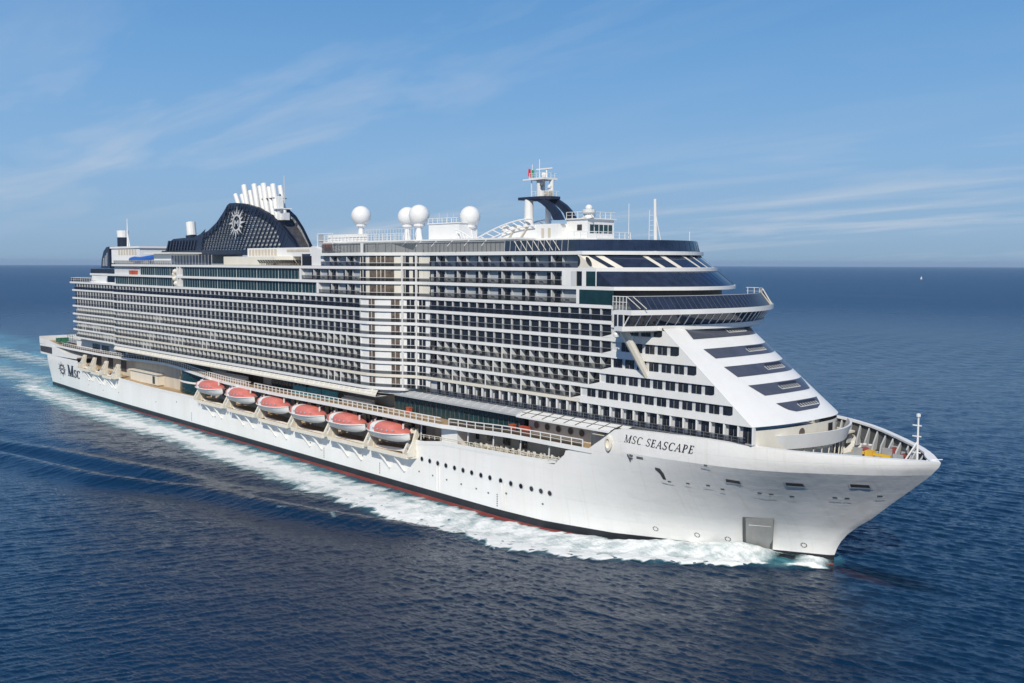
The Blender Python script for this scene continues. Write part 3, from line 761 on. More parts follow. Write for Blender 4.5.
for k, (x, z) in enumerate(((-39.8, 43), (-40.2, 41.0), (-39.4, 39.6), (-40.4, 42.2))): mb.lathe((x, -22.1, z), [(0, -.8), (.6, -.5), (.8, 0), (.6, .5), (0, .8)], 'cream', 10)
part(mb, 'spiral_slide')
def suite_row(k, x0, x1, yo, depth, first=0):
    z0, z1 = S[k+1]+.30, S[k]-.30
    mb = MB(); mb.q([(x0, yo+depth, z0), (x1, yo+depth, z0), (x1, yo+depth, z1), (x0, yo+depth, z1)], 'grey'); w = part(mb, 'suite_wall')
    x = x0+first
    while x+4.2 < x1:
        for dx in (0, 1.95):
            mb = MB(); mb.box(x+dx, x+dx+1.45, yo+depth-.07, yo+depth-.01, z0, z1-.3, 'dark'); part(mb, 'glass_door', w)
        mb = MB(); mb.box(x+1.58, x+1.82, yo+.25, yo+depth, z0, z1, 'pale'); part(mb, 'partition', w)
        mb = MB(); mb.box(x+4.1, x+4.2, yo+.55, yo+depth, z0, z1, 'pale'); mb.box(x+4.9, x+5.8, yo+.5, yo+.9, z0, z0+.7, 'pale'); part(mb, 'partition', w)
        x += 6.6
    mb = MB(); mb.q([(x0, yo+.12, z0), (x1, yo+.12, z0), (x1, yo+.12, z0+.95), (x0, yo+.12, z0+.95)], 'balu' if k else 'balun'); b = part(mb, 'balustrade')
    mb = MB(); mb.box(x0, x1, yo+.07, yo+.17, z0+.95, z0+1.02, 'steel'); part(mb, 'handrail', b)
suite_row(0, 71.2, 113.2, YF, 1.25, .6); suite_row(1, 71.2, 109.4, YF, .92, .6); suite_row(2, 71.2, 112.8, YF, .92, .6)
suite_row(0, 38.5, 54, YA, 1.25, 2); suite_row(1, 30, 54, YA, .92, 3.4); suite_row(2, 37.5, 54, YA, .92, 3.4)

# ---- forward rooms on the suite decks
def fwd_rooms():
    hh = .30
    # k=2 (between slabs 2 and 3): dark glass with rounded end
    mb = MB(); mb.q([(113.6, YF-.02, S[3]+.30), (121.5, YF-.02, S[3]+.30), (121.5, YF-.02, S[2]-hh), (113.6, YF-.02, S[2]-hh)], 'teal'); o = part(mb, 'glass_front')
    mb = MB(); mb.box(112.9, 113.6, YF-.04, YF+.7, S[3]+.29, S[2]-.29, 'white'); part(mb, 'white_post')
    # k=1: white posts, dark doors, then glass
    mb = MB(); mb.box(109.4, 110.0, YF-.04, YF+.7, S[2]+.3, S[1]-.3, 'white'); part(mb, 'white_post')
    for x0, x1, m in ((110.0, 111.6, 'white'), (111.6, 112.9, 'pale'), (113.0, 114.2, 'dark'), (114.2, 115.2, 'white'), (115.2, 117.5, 'teal')):
        mb = MB(); mb.box(x0, x1-.05, YF-.02, YF+.3, S[2]+hh, S[1]-hh, m); part(mb, 'wall_panel' if m in ('white', 'pale') else 'window')
    # sloped dark band between slab 2 and slab 1
    lo = arc(129.6, .03, 16.75, 40); hi = arc(126.2, .03, 16.75, 40)
    mb = MB(); mb.sheet([(x, y, S[2]+hh) for x, y in lo], [(x-.3, y, S[1]-hh) for x, y in hi], 'screenb')
    mb.q([(117.5, YF, S[2]+hh), (lo[0][0], YF, S[2]+hh), (hi[0][0]-.3, YF, S[1]-hh), (117.5, YF, S[1]-hh)], 'screenb'); o = part(mb, 'lounge_glazing')
    mb = MB(); mb.box(117.4, 117.6, YF-.06, YF+.1, S[2]+hh, S[1]-hh, 'white')
    for i in range(2, 39, 2): mb.bar(Vector((lo[i][0], lo[i][1], S[2]+hh)), Vector((hi[i][0]-.3, hi[i][1], S[1]-hh)), .07, 'navy')
    part(mb, 'mullion', o)
    # white sloped lounge between slab 1 and slab 0 with slanted windows
    def lp(y, t, off=0):
        xa = 125.3-.03*y*y; xb = 121.9-.03*y*y
        nx, ny = 1, .06*y; n = math.hypot(nx, ny)
        return (xa+(xb-xa)*t+off*nx/n, y+off*ny/n, S[1]+hh+(S[0]-S[1]-2*hh)*t+off*.3)
    mb = MB(); ys = np.linspace(-16.75, 16.75, 40)
    mb.sheet([lp(y, 0) for y in ys], [lp(y, 1) for y in ys], 'cream')
    a, b = lp(-16.75, 0), lp(-16.75, 1); mb.q([(113.2, YF, a[2]), a, b, (113.2, YF, b[2])], 'cream'); a, b = lp(16.75, 0), lp(16.75, 1); mb.q([(113.2, -YF, a[2]), a, b, (113.2, -YF, b[2])], 'cream')
    o = part(mb, 'forward_lounge')
    for (y0, y1) in ((-14.9, -14.0), (-12.9, -7.2), (-6.3, -4.0), (-2.9, 1.4), (2.2, 4.4), (5.2, 8.4), (9.4, 14.4)):
        mb = MB(); A = [lp(y, .04, .05) for y in np.linspace(y0, y1, 6)]; sh = -1.0
        B = [lp(y, .97, .05) for y in np.linspace(y0+sh, y1+sh, 6)]; mb.sheet(A, B, 'screenb'); part(mb, 'lounge_window', o)
    mb = MB(); A = [(115.8+.55*math.cos(t)-(.5*math.sin(t)), YF-.04, 46.0+.8*math.sin(t)) for t in np.linspace(0, 2*math.pi, 14, endpoint=False)]; mb.q(A, 'dim'); part(mb, 'round_window', o)
    # k=0 rounded end of suites
    mb = MB(); A = [(113.2+.6*math.sin(t), YF-.03, 46.05+.95*math.cos(t)) for t in np.linspace(0, math.pi, 10)]; mb.q(A, 'dark'); part(mb, 'round_window', o)
fwd_rooms()

# ---- windscreens on top
def topscreen():
    z0 = S[0]+.36
    L = [(38.5, YA+.5)]+[(x, y+.4) for x, y in SC]+[(94, YF+.3)]
    mb = MB(); mb.sheet([(x, y, z0) for x, y in L], [(x, y+.1, z0+1.95) for x, y in L], 'screen'); o = part(mb, 'windscreen')
    mb = MB()
    for (x0, y0), (x1, y1) in zip(L[:-1], L[1:]):
        n = max(1, int(math.hypot(x1-x0, y1-y0)/1.25))
        for i in range(n): t = i/n; x = x0+(x1-x0)*t; y = y0+(y1-y0)*t; mb.box(x-.035, x+.035, y-.05, y+.05, z0, z0+1.95, 'dgrey')
        mb.bar((x0, y0+.1, z0+1.98), (x1, y1+.1, z0+1.98), .09, 'pale')
    part(mb, 'frame', o)
    mb = MB(); mb.box(54.0, 55.0, YA+.4, YA+1.0, z0, z0+2.0, 'white'); part(mb, 'white_post', o)
    A = [(94, YF+.3), (112, YF+.3)]+[(p[0]-.3, p[1]*.985) for p in arc(122.2, .03, 16.8, 36)]
    mb = MB(); mb.sheet([(x, y, z0) for x, y in A], [(x-(.5 if x > 112 else 0), y+.15 if x < 112.1 else y*.985, z0+1.95) for x, y in A], 'screenb'); o = part(mb, 'windscreen')
    mb = MB()
    for x in np.arange(94, 112, 1.5): mb.bar((x, YF+.26, z0), (x+.0, YF+.4, z0+1.95), .07, 'pale')
    for i in range(2, len(A), 2): mb.bar((A[i][0]+.03, A[i][1], z0), (A[i][0]-.5, A[i][1]*.985, z0+1.95), .05, 'navy')
    for i in range(7): x = 97+i*1.7; mb.bar((x, YF-.05, z0+1.9), (x+1.6, YF-.05, z0+.1), .12, 'cream')
    part(mb, 'frame', o)
topscreen()

# ---- bridge
def bridge():
    cB = .011
    def cb(y): return cB*y*y if y < 0 else .0195*y*y
    def plan(xcn, yh, xb, d=0): return [(xcn-cb(y), y) for y in np.linspace(-yh, yh, 44)]+[(xb-4, yh-.6), (118, 13.4), (118, -15.4), (124.5, -16.2), (xb, -yh+.6)]
    mb = MB(); P0 = plan(133.6, 22.3, 126.6)
    mb.prism(P0, 34.75, 35.0, 'cream'); mb.prism(plan(134.2, 22.7, 126.3), 35.0, 35.75, 'white'); o = part(mb, 'bridge')
    mb = MB(); mb.prism(plan(136.2, 22.8, 126.0), 37.62, 38.4, 'white', 'deck'); part(mb, 'roof_slab', o)
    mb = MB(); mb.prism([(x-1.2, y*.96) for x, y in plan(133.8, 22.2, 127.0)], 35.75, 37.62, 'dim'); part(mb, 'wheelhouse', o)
    ys = np.linspace(-22.2, 22.2, 27)
    lo = lambda y: (133.9-cb(y), y, 35.78); hi = lambda y: (135.3-cb(y), y*1.01, 37.60)
    for a, b in zip(ys[:-1], ys[1:]):
        mb = MB(); g = .10; mb.q([lo(a+g), lo(b-g), hi(b-g), hi(a+g)], 'screenb'); part(mb, 'bridge_window', o)
        mb = MB(); mb.bar(Vector(lo(a)), Vector(hi(a)), .19, 'white'); part(mb, 'window_post', o)
    for sg in (-1, 1):   # wing ends
        y = 22.3*sg; dx = -4.3 if sg == 1 else 0
        for x0, x1 in ((126.5, 127.2), (127.4, 128.3)):
            mb = MB(); mb.q([(x0+dx, y, 35.78), (x1+dx, y, 35.78), (x1+dx+.4, y*1.01, 37.6), (x0+dx, y*1.01, 37.6)], 'screenb'); part(mb, 'bridge_window', o)
        for x in (126.4, 127.3, 128.5):
            mb = MB(); mb.bar((x+dx, y, 35.78), (x+dx+.2, y*1.01, 37.62), .2, 'white'); part(mb, 'window_post', o)
        mb = MB(); p0 = Vector((127.0+2*dx, 20.6*sg, 35.0)); p1 = Vector((128.6+2*dx, (16.4 if sg == -1 else 13)*sg, 27.4)); mb.tube(p0, p1, .75, 'cream', 8, .6); part(mb, 'wing_strut', o)
        mb = MB(); mb.lathe((126.4+dx, 21.6*sg, 34.3), [(0, -.55), (.45, -.3), (.5, .1), (.3, .5), (.1, .6)], 'white', 10); part(mb, 'wing_lamp', o)
    # sloping glass screen on the bridge roof, with white bars
    lo2 = [(135.7-cb(y), y*1.0, 38.4) for y in np.linspace(-22.4, 22.4, 44)]; hi2 = [(133.9-cb(y), y*.985, 40.5+(.6 if y > 15 else 0)) for y in np.linspace(-22.4, 22.4, 44)]
    mb = MB(); mb.sheet(lo2, hi2, 'screenb'); mb.q([(126.2, -22.4, 38.4), lo2[0], hi2[0], (126.2, -22.2, 40.4)], 'screen'); sc = part(mb, 'roof_screen', o)
    mb = MB()
    for i in range(0, 44): mb.bar(Vector(lo2[i])+Vector((.04, 0, 0)), Vector(hi2[i])+Vector((.04, 0, 0)), .05, 'dgrey') if i not in (34, 36, 38) else mb.bar(Vector(lo2[i])+Vector((.04, 0, 0)), Vector(hi2[i])+Vector((.04, 0, 0)), .16, 'cream')
    for a, b in zip(hi2[:-1], hi2[1:]): mb.bar(a, b, .09, 'pale')
    for i in range(5): mb.bar((126.3+i*.7, -22.4, 38.4), (126.3+i*.7, -22.35, 40.5), .1, 'white')
    for i in range(4): mb.bar((126.4+i*1.3, -22.2, 40.5), (128.2+i*1.3, -21.0, 38.6), .12, 'cream')
    mb.bar((126.2, -22.35, 40.5), (129.2, -22.3, 40.5), .12, 'white'); mb.bar((126.2, -22.4, 39.6), (129.2, -22.35, 39.6), .1, 'white')
    part(mb, 'screen_bar', sc)
    # recessed wall under slab 2 behind the screen
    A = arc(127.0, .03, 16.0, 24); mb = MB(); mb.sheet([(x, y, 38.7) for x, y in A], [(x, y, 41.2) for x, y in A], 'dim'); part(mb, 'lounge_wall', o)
    railing([(127.5, 17, 38.4), (126.6, 19, 38.4), (125.5, 21, 38.4), (124, 22.2, 38.4), (121, 22.3, 38.4)], 2.7, 1.5, 'white', o, mids=(.75,))
bridge()

# ---- sloping white front and the rows of windows beside it
def front():
    mb = MB(); zs = list(np.linspace(21.6, 35.3, 24)); ys = [-16.8, -16.6, -16.2, -15.6]+list(np.linspace(-14.8, 11.6, 27))+[12.1, 12.4, 12.65, 12.8]
    mb.grid([[front_pt(z, y) for y in ys] for z in zs], 'white')
    mb.sheet([front_pt(21.6, y) for y in ys], [front_pt(21.6, y)+Vector((-2.5, 0, -.1)) for y in ys], 'pale')
    mb.sheet([front_pt(z, 12.8) for z in zs], [Vector((110, 12.8, z)) for z in zs], 'white')
    o = part(mb, 'sloping_front', smooth=True)
    try: o.data.set_sharp_from_angle(angle=R(40))
    except Exception: pass
    # dark terraces: five glazed strips
    for (zt, zb, yt, yb, rt, rb) in ((35.2, 33.55, -11.9, -12.3, 7.6, 8.4), (32.1, 30.7, -12.2, -11.5, 10.4, 9.2), (29.5, 28.0, -11.5, -10.7, 9.0, 7.4), (26.8, 25.3, -10.3, -8.9, 6.6, 4.6), (24.2, 22.9, -8.2, -5.6, 3.6, .4)):
        mb = MB(); R_ = []
        for t in np.linspace(0, 1, 5):
            z = zb+(zt-zb)*t; u = t if zb > 23 else math.sqrt(t)
            R_.append([front_pt(z, y, .06) for y in np.linspace(yb+(yt-yb)*u, rb+(rt-rb)*u, 24)])
        YO = 2.2 if zb < 26 else .6; mb.grid(R_, 'navyband'); st = part(mb, 'terrace_glazing', o)
        # open terrace in the middle of each strip with small white railing
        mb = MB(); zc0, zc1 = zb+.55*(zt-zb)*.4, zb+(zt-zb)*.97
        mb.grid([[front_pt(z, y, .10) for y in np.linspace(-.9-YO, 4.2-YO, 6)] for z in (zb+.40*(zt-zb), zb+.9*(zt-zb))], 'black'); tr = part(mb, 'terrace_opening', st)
        mb = MB()
        for y in np.linspace(-1.3-YO, 4.0-YO, 8): mb.bar(front_pt(zb+.32*(zt-zb), y, .12), front_pt(zb+.66*(zt-zb), y-.25, .14), .07, 'white')
        mb.bar(front_pt(zb+.34*(zt-zb), -1.2-YO, .16), front_pt(zb+.34*(zt-zb), 4.0-YO, .16), .12, 'white')
        part(mb, 'terrace_railing', st)
    # side walls, starboard and port
    for k in range(4, 9):
        zc = (S[k]+S[k+1])/2+.25; zlo, zhi = S[k+1]+.84, S[k]-.34
        xs = STEP[k]; xend = xe(zc)-1.0
        for sg in (1,):
            y = (YF-.03)*sg; mb = MB()
            def poly(x0, z0, z1, xr0=None, xr1=None):
                A = [(x0, y, z0), (xe(z0) if xr0 is None else xr0, y, z0), (xe(z1) if xr1 is None else xr1, y, z1), (x0, y, z1)]; mb.q(A if sg == 1 else A[::-1], 'white')
            poly(STEP.get(k+1, 114) if k < 8 else 114, S[k+1]-.34, S[k+1]+.29); poly(xs, S[k+1]+.29, zlo)                       # solid parapet band
            mb.q([(xs-2.2, y, S[k+1]+.29), (xs, y, S[k+1]+.29), (xs, y, zlo)], 'white')
            if k == 4: poly(xs, zhi, 35.0)
            A = [(xend, y, zlo), (xe(zlo), y, zlo), (xe(zhi), y, zhi), (xend, y, zhi)]; mb.q(A if sg == 1 else A[::-1], 'white')
            mb.q([(xs, y, zlo), (xend, y, zlo), (xend, y+.5*sg, zlo), (xs, y+.5*sg, zlo)], 'white')
            w = part(mb, 'front_parapet', o)
            mb = MB(); mb.q([(xs, y+.33*sg, zlo), (xend, y+.33*sg, zlo), (xend, y+.33*sg, zhi), (xs, y+.33*sg, zhi)], 'pale')
            mb.q([(xs-.0, y, zhi), (xend, y, zhi), (xend, y+.5*sg, zhi), (xs, y+.5*sg, zhi)], 'pale'); part(mb, 'cabin_wall', o)
            if sg == -1: continue
            x = xend-.05
            i = 0
            while x-1.9 > xs:
                mb = MB(); x0, x1 = x-1.9, x; yy = y+.30
                if i == 0:
                    r = (zhi-zlo)/2-.05; cz = (zlo+zhi)/2; pts = [(x0, yy, zlo+.05)]+[(x1-r+r*math.cos(t), yy, cz+r*math.sin(t)) for t in np.linspace(-math.pi/2, math.pi/2, 9)]+[(x0, yy, zhi-.05)]
                    mb.q(pts, 'dark')
                else:
                    mb.box(x0, x0+.86, yy-.03, yy, zlo+.06, zhi-.06, 'dark'); mb.box(x0+.94, x1, yy-.03, yy, zlo+.06, zhi-.06, 'dark')
                part(mb, 'window', o); x -= 2.55; i += 1
    # lowest row with pillars and dark railing
    z0, z1 = S[10]-.2, S[9]-.36
    mb = MB(); xr = 149.0
    for sg in (1,):
        mb.q([(70.5, (YF+.8)*sg, z0-1.2), (xr, (YF+.8)*sg, z0-1.2), (xr, (YF+.8)*sg, z1), (70.5, (YF+.8)*sg, z1)], 'pale')
        mb.q([(70.5, YF*sg, z1), (xr, YF*sg, z1), (xr, (YF+.8)*sg, z1), (70.5, (YF+.8)*sg, z1)], 'pale')
        mb.q([(70.5, (YF+.8)*sg, z0-.02), (xr, (YF+.8)*sg, z0-.02), (xr, (YF-.3)*sg, z0-.02), (70.5, (YF-.3)*sg, z0-.02)], 'grey')
    lw = part(mb, 'lower_gallery', sup)
    x = 148.6
    while x-1.8 > 71:
        mb = MB(); mb.box(x-1.75, x-.92, YF+.7, YF+.76, z0+.05, z1-.1, 'dark'); mb.box(x-.84, x, YF+.7, YF+.76, z0+.05, z1-.1, 'dark'); part(mb, 'window', lw)
        mb = MB(); mb.box(x+.22, x+.52, YF+.05, YF+.4, z0, z1, 'white'); part(mb, 'pillar', lw); x -= 2.55
    mb = MB(); mb.q([(70.5, YF-.1, z0), (147.8, YF-.1, z0), (147.8, YF-.1, z0+.85), (70.5, YF-.1, z0+.85)], 'balun'); b = part(mb, 'balustrade', lw)
    railing([(70.5, YF-.15, z0), (110, YF-.15, z0), (147.8, YF-.15, z0)], .95, 1.27, 'dgrey', lw)
    # base wall below the front
    mb = MB(); ys = np.linspace(-16.4, 12.6, 30)
    mb.sheet([front_pt(21, y)+Vector((-1.0, 0, -4.2)) for y in ys], [front_pt(21, y)+Vector((-1.0, 0, 0)) for y in ys], 'cream'); bw = part(mb, 'base_wall', sup)
    def bp(y, z, off=.05): p = front_pt(21, y)+Vector((-1+off, 0, 0)); p.z = z; return p
    for y0, y1, za, zb2 in ((1.0, 2.6, 18.3, 20.6), (4.4, 5.9, 18.3, 20.6), (7.2, 7.8, 18.6, 20.4)):
        mb = MB(); mb.q([bp(y0, za), bp(y1, za), bp(y1, zb2), bp(y0, zb2)], 'dark'); part(mb, 'door', bw)
    mb = MB(); mb.q([bp(-6.4+.75*math.cos(t), 19.9+.75*math.sin(t)) for t in np.linspace(0, 2*math.pi, 14, endpoint=False)], 'brownwin'); part(mb, 'round_window', bw)
    # curved white breakwater platform in front
    pb = lambda y, z, dx=0: (153.3+dx-(.024 if y < 0 else .034)*y*y, y, z)
    ys = np.linspace(-14.6, 11.5, 32); mb = MB()
    mb.sheet([pb(y, 17.7, -.5) for y in ys], [pb(y, 20.0, .3) for y in ys], 'white'); mb.sheet([pb(y, 20.0, .3) for y in ys], [pb(y, 20.0, -.1) for y in ys], 'white'); mb.sheet([pb(y, 20.0, -.1) for y in ys], [pb(y, 18.2, -.8) for y in ys], 'cream')
    pl = part(mb, 'front_platform', sup)
    mb = MB(); mb.prism([(p[0], p[1]) for p in [pb(y, 0, -.6) for y in ys]]+[(140, 11.5), (140, -14.6)], 17.7, 18.0, 'tan'); part(mb, 'platform_deck', pl)
    mb = MB()
    for y in np.linspace(-14, 11, 14): mb.bar(pb(y, 14.9, -1.2), pb(y, 17.7, -1.0), .16, 'cream')
    mb.sheet([pb(y, 14.9, -3) for y in ys], [pb(y, 17.7, -3) for y in ys], 'grey'); part(mb, 'platform_post', pl)
front()

# ---- aft end of the superstructure
def aft():
    mb = MB()
    for k in range(3, 10):
        z0, z1 = S[k+1]+.36, S[k]-.36
        mb.q([(-128.05, -20.2, z0), (-128.05, 20.2, z0), (-128.05, 20.2, z1), (-128.05, -20.2, z1)], 'dark')
    w = part(mb, 'aft_glazing', sup)
    mb = MB(); mb.box(-112, -88.5, -20.2, 20.2, 38.7, 41.3, 'white'); a = part(mb, 'aft_house', sup)
    mb = MB(); mb.q([(-97.5, -20.25, 39), (-89.5, -20.25, 39), (-89.5, -20.25, 41), (-97.5, -20.25, 41)], 'dark'); part(mb, 'window', a)
    mb = MB(); mb.q([(-97.5, -20.28, 41.9), (-88, -20.28, 41.9), (-88, -20.28, 43.2), (-97.5, -20.28, 43.2)], 'dark'); part(mb, 'window', a)
    railing([(-108, -21.0, S[3]+.36), (-131, -21.0, S[3]+.36), (-131, 21, S[3]+.36)], 1.3, 2.2, 'white', sup); glassrail([(-112, -21.0, S[3]+.36), (-131, -21.0, S[3]+.36), (-131, 21, S[3]+.36)], 1.2, 'balu', sup)
    glassrail([(-92, -20.2, S[2]+.3), (-113, -20.2, S[2]+.3), (-113, 20.2, S[2]+.3)], 1.5, 'balu', sup)
    mb = MB(); mb.box(-112, -92, -12, 12, 41.8, 45.2, 'cream'); mb.box(-92, -36, -19.5, 19.5, 44.9, 45.2, 'deck'); part(mb, 'aft_deckhouse', sup)
    # white house with short stack
    mb = MB(); mb.box(-118.5, -93.5, -11, 0, 45.2, 50.3, 'white'); mb.box(-119, -93, -11.4, .4, 50.3, 50.9, 'white'); h = part(mb, 'aft_machinery_house', sup)
    for i in range(7):
        mb = MB(); mb.box(-112+i*2.4, -110.4+i*2.4, -11.08, -11, 48.0, 49.9, 'beige'); part(mb, 'louvre', h)
    mb = MB(); mb.lathe((-112.8, -9, 50.9), [(1.9, 0), (1.9, 3.2), (1.9, 3.25), (2.0, 5.6), (1.6, 5.6), (1.5, 5)], 'navy', 14, ['navy', 'navy', 'white', 'white', 'dim']); part(mb, 'short_stack', h)
    mb = MB(); mb.tube((-108.6, -9, 50.9), (-108.6, -9, 60.5), .35, 'white', 6, .12); mb.bar((-108.6, -9, 55.5), (-107, -9, 50.9), .3, 'white'); part(mb, 'aft_pole', h)
    # navy fin behind the house
    mb = MB(); pr = [(-128.5, 43.4), (-127.6, 46.6), (-125.6, 49.4), (-122.6, 50.9), (-120.2, 51.0), (-120.2, 43.4)]
    A = [(x, -11.2, z) for x, z in pr]; B = [(x, -3, z) for x, z in pr]; mb.sheet(A, B, 'navy', True); mb.q(A, 'navy'); mb.q(B[::-1], 'navy'); f = part(mb, 'aft_fin', sup)
    mb = MB()
    for i in range(3): mb.q([(-126.6+i*1.7, -11.25, 44.2), (-125.7+i*1.7, -11.25, 44.2), (-125.2+i*1.7, -11.25, 47.2+i*.9), (-126.0+i*1.7, -11.25, 46.8+i*.9)], 'silver')
    part(mb, 'louvre', f)
    # blue slide and red rafts
    mb = MB(); P = [(-97, -12.5, 46.4), (-93, -12.9, 46.7), (-88, -13, 46.5), (-83, -12.6, 46.9), (-77.5, -12, 47.3), (-76, -9, 47.2), (-84, -7.5, 46.6), (-95, -7.5, 46.2)]
    for a, b in zip(P[:-1], P[1:]): mb.tube(a, b, .8, 'blue', 8)
    part(mb, 'water_slide', sup)
    mb = MB()
    for x in np.arange(-99, -76, 4): mb.bar((x, -12.6, 44.9), (x, -12.6, 46.4), .2, 'white')
    part(mb, 'slide_post', sup)
    for x in (-73, -70):
        mb = MB(); mb.box(x-1.1, x+1.1, -22.1, -21.5, 41.8, 42.9, 'orange'); mb.box(x-1.15, x+1.15, -22.15, -21.45, 42.9, 43.05, 'orange'); part(mb, 'life_raft_locker', sup)
aft()

# ---- open deck between aft house and radomes (x -75..38)
def opendeck():
    z = S[1]+.36
    mb = MB(); mb.box(-72, -58, -15, 8, z, 48.2, 'white'); mb.box(-76, -56, -16.5, 9, 48.2, 48.6, 'white'); h = part(mb, 'pool_bar', sup)
    railing([(-88, -21.6, z), (-44, -21.6, z)], 1.2, 1.6, 'pale', sup, mids=(.35, .7)); glassrail([(-88, -21.6, z), (-44, -21.6, z)], 1.1, 'balu', sup)
    glassrail([(-44, -21.4, z), (-18, -21.4, z)], 2.6, 'balun', sup)
    mb = MB()
    for x in np.arange(-44, -17.9, 2.0): mb.bar((x, -21.4, z), (x, -21.4, z+2.7), .12, 'pale')
    part(mb, 'screen_post', sup)
    mb = MB(); mb.prism([(-20, -17), (8, -17), (12, -14), (12, 14), (-20, 14)], z, z+2.2, 'cream'); mb.prism([(-12, -14), (26, -14), (26, 14), (-12, 14)], z+2.2, z+4.4, 'white'); h = part(mb, 'funnel_house', sup)
    for i in range(9):
        mb = MB(); mb.box(-11+i*1.7, -9.8+i*1.7, -14.1, -14, z+2.5, z+4.1, 'beige'); part(mb, 'louvre', h)
    mb = MB(); mb.q([(9, -14.05, z+3.3), (20, -14.05, z+3.3), (20, -14.05, z+3.9), (9, -14.05, z+3.9)], 'beige'); part(mb, 'louvre', h)
    mb = MB(); mb.box(27, 33.5, -20.4, -20.3, z, z+2.7, 'balun'); mb.box(27, 27.3, -20.45, -20.2, z, z+2.8, 'white'); mb.box(33.3, 33.6, -20.45, -20.2, z, z+2.8, 'white'); part(mb, 'glass_screen', sup)
    mb = MB(); mb.prism([(33.6, -21.6), (38.6, -21.6), (38.6, 21.6), (33.6, 21.6)], z, 47.2, 'white')
    pts = [(33.0, 47.2), (38.6, 47.2), (38.6, 48.2), (35.4, 49.2), (33.6, 49.4)]
    A = [(x, -21.6, zz) for x, zz in pts]; B = [(x, -16, zz) for x, zz in pts]; mb.sheet(A, B, 'white', True); mb.q(A, 'white'); mb.q(B[::-1], 'white'); part(mb, 'end_wall', sup)
    mb = MB(); mb.bar((34.6, -20.6, 49), (34.6, -20.6, 52.2), .2, 'white'); mb.bar((41, -20.6, 47.9), (41, -20.6, 52.2), .2, 'white'); mb.bar((34.6, -20.6, 52.2), (41, -20.6, 52.2), .2, 'white'); mb.bar((34.6, -20.6, 50.6), (41, -20.6, 50.6), .15, 'white')
    mb.box(35, 36.5, -20.5, -20.3, 49.4, 52.0, 'grey'); part(mb, 'goal_frame', sup)
    mb = MB(); mb.box(37.4, 40.6, -20.9, -20.4, 48.3, 50.0, 'orange'); part(mb, 'life_raft_locker', sup)
opendeck()

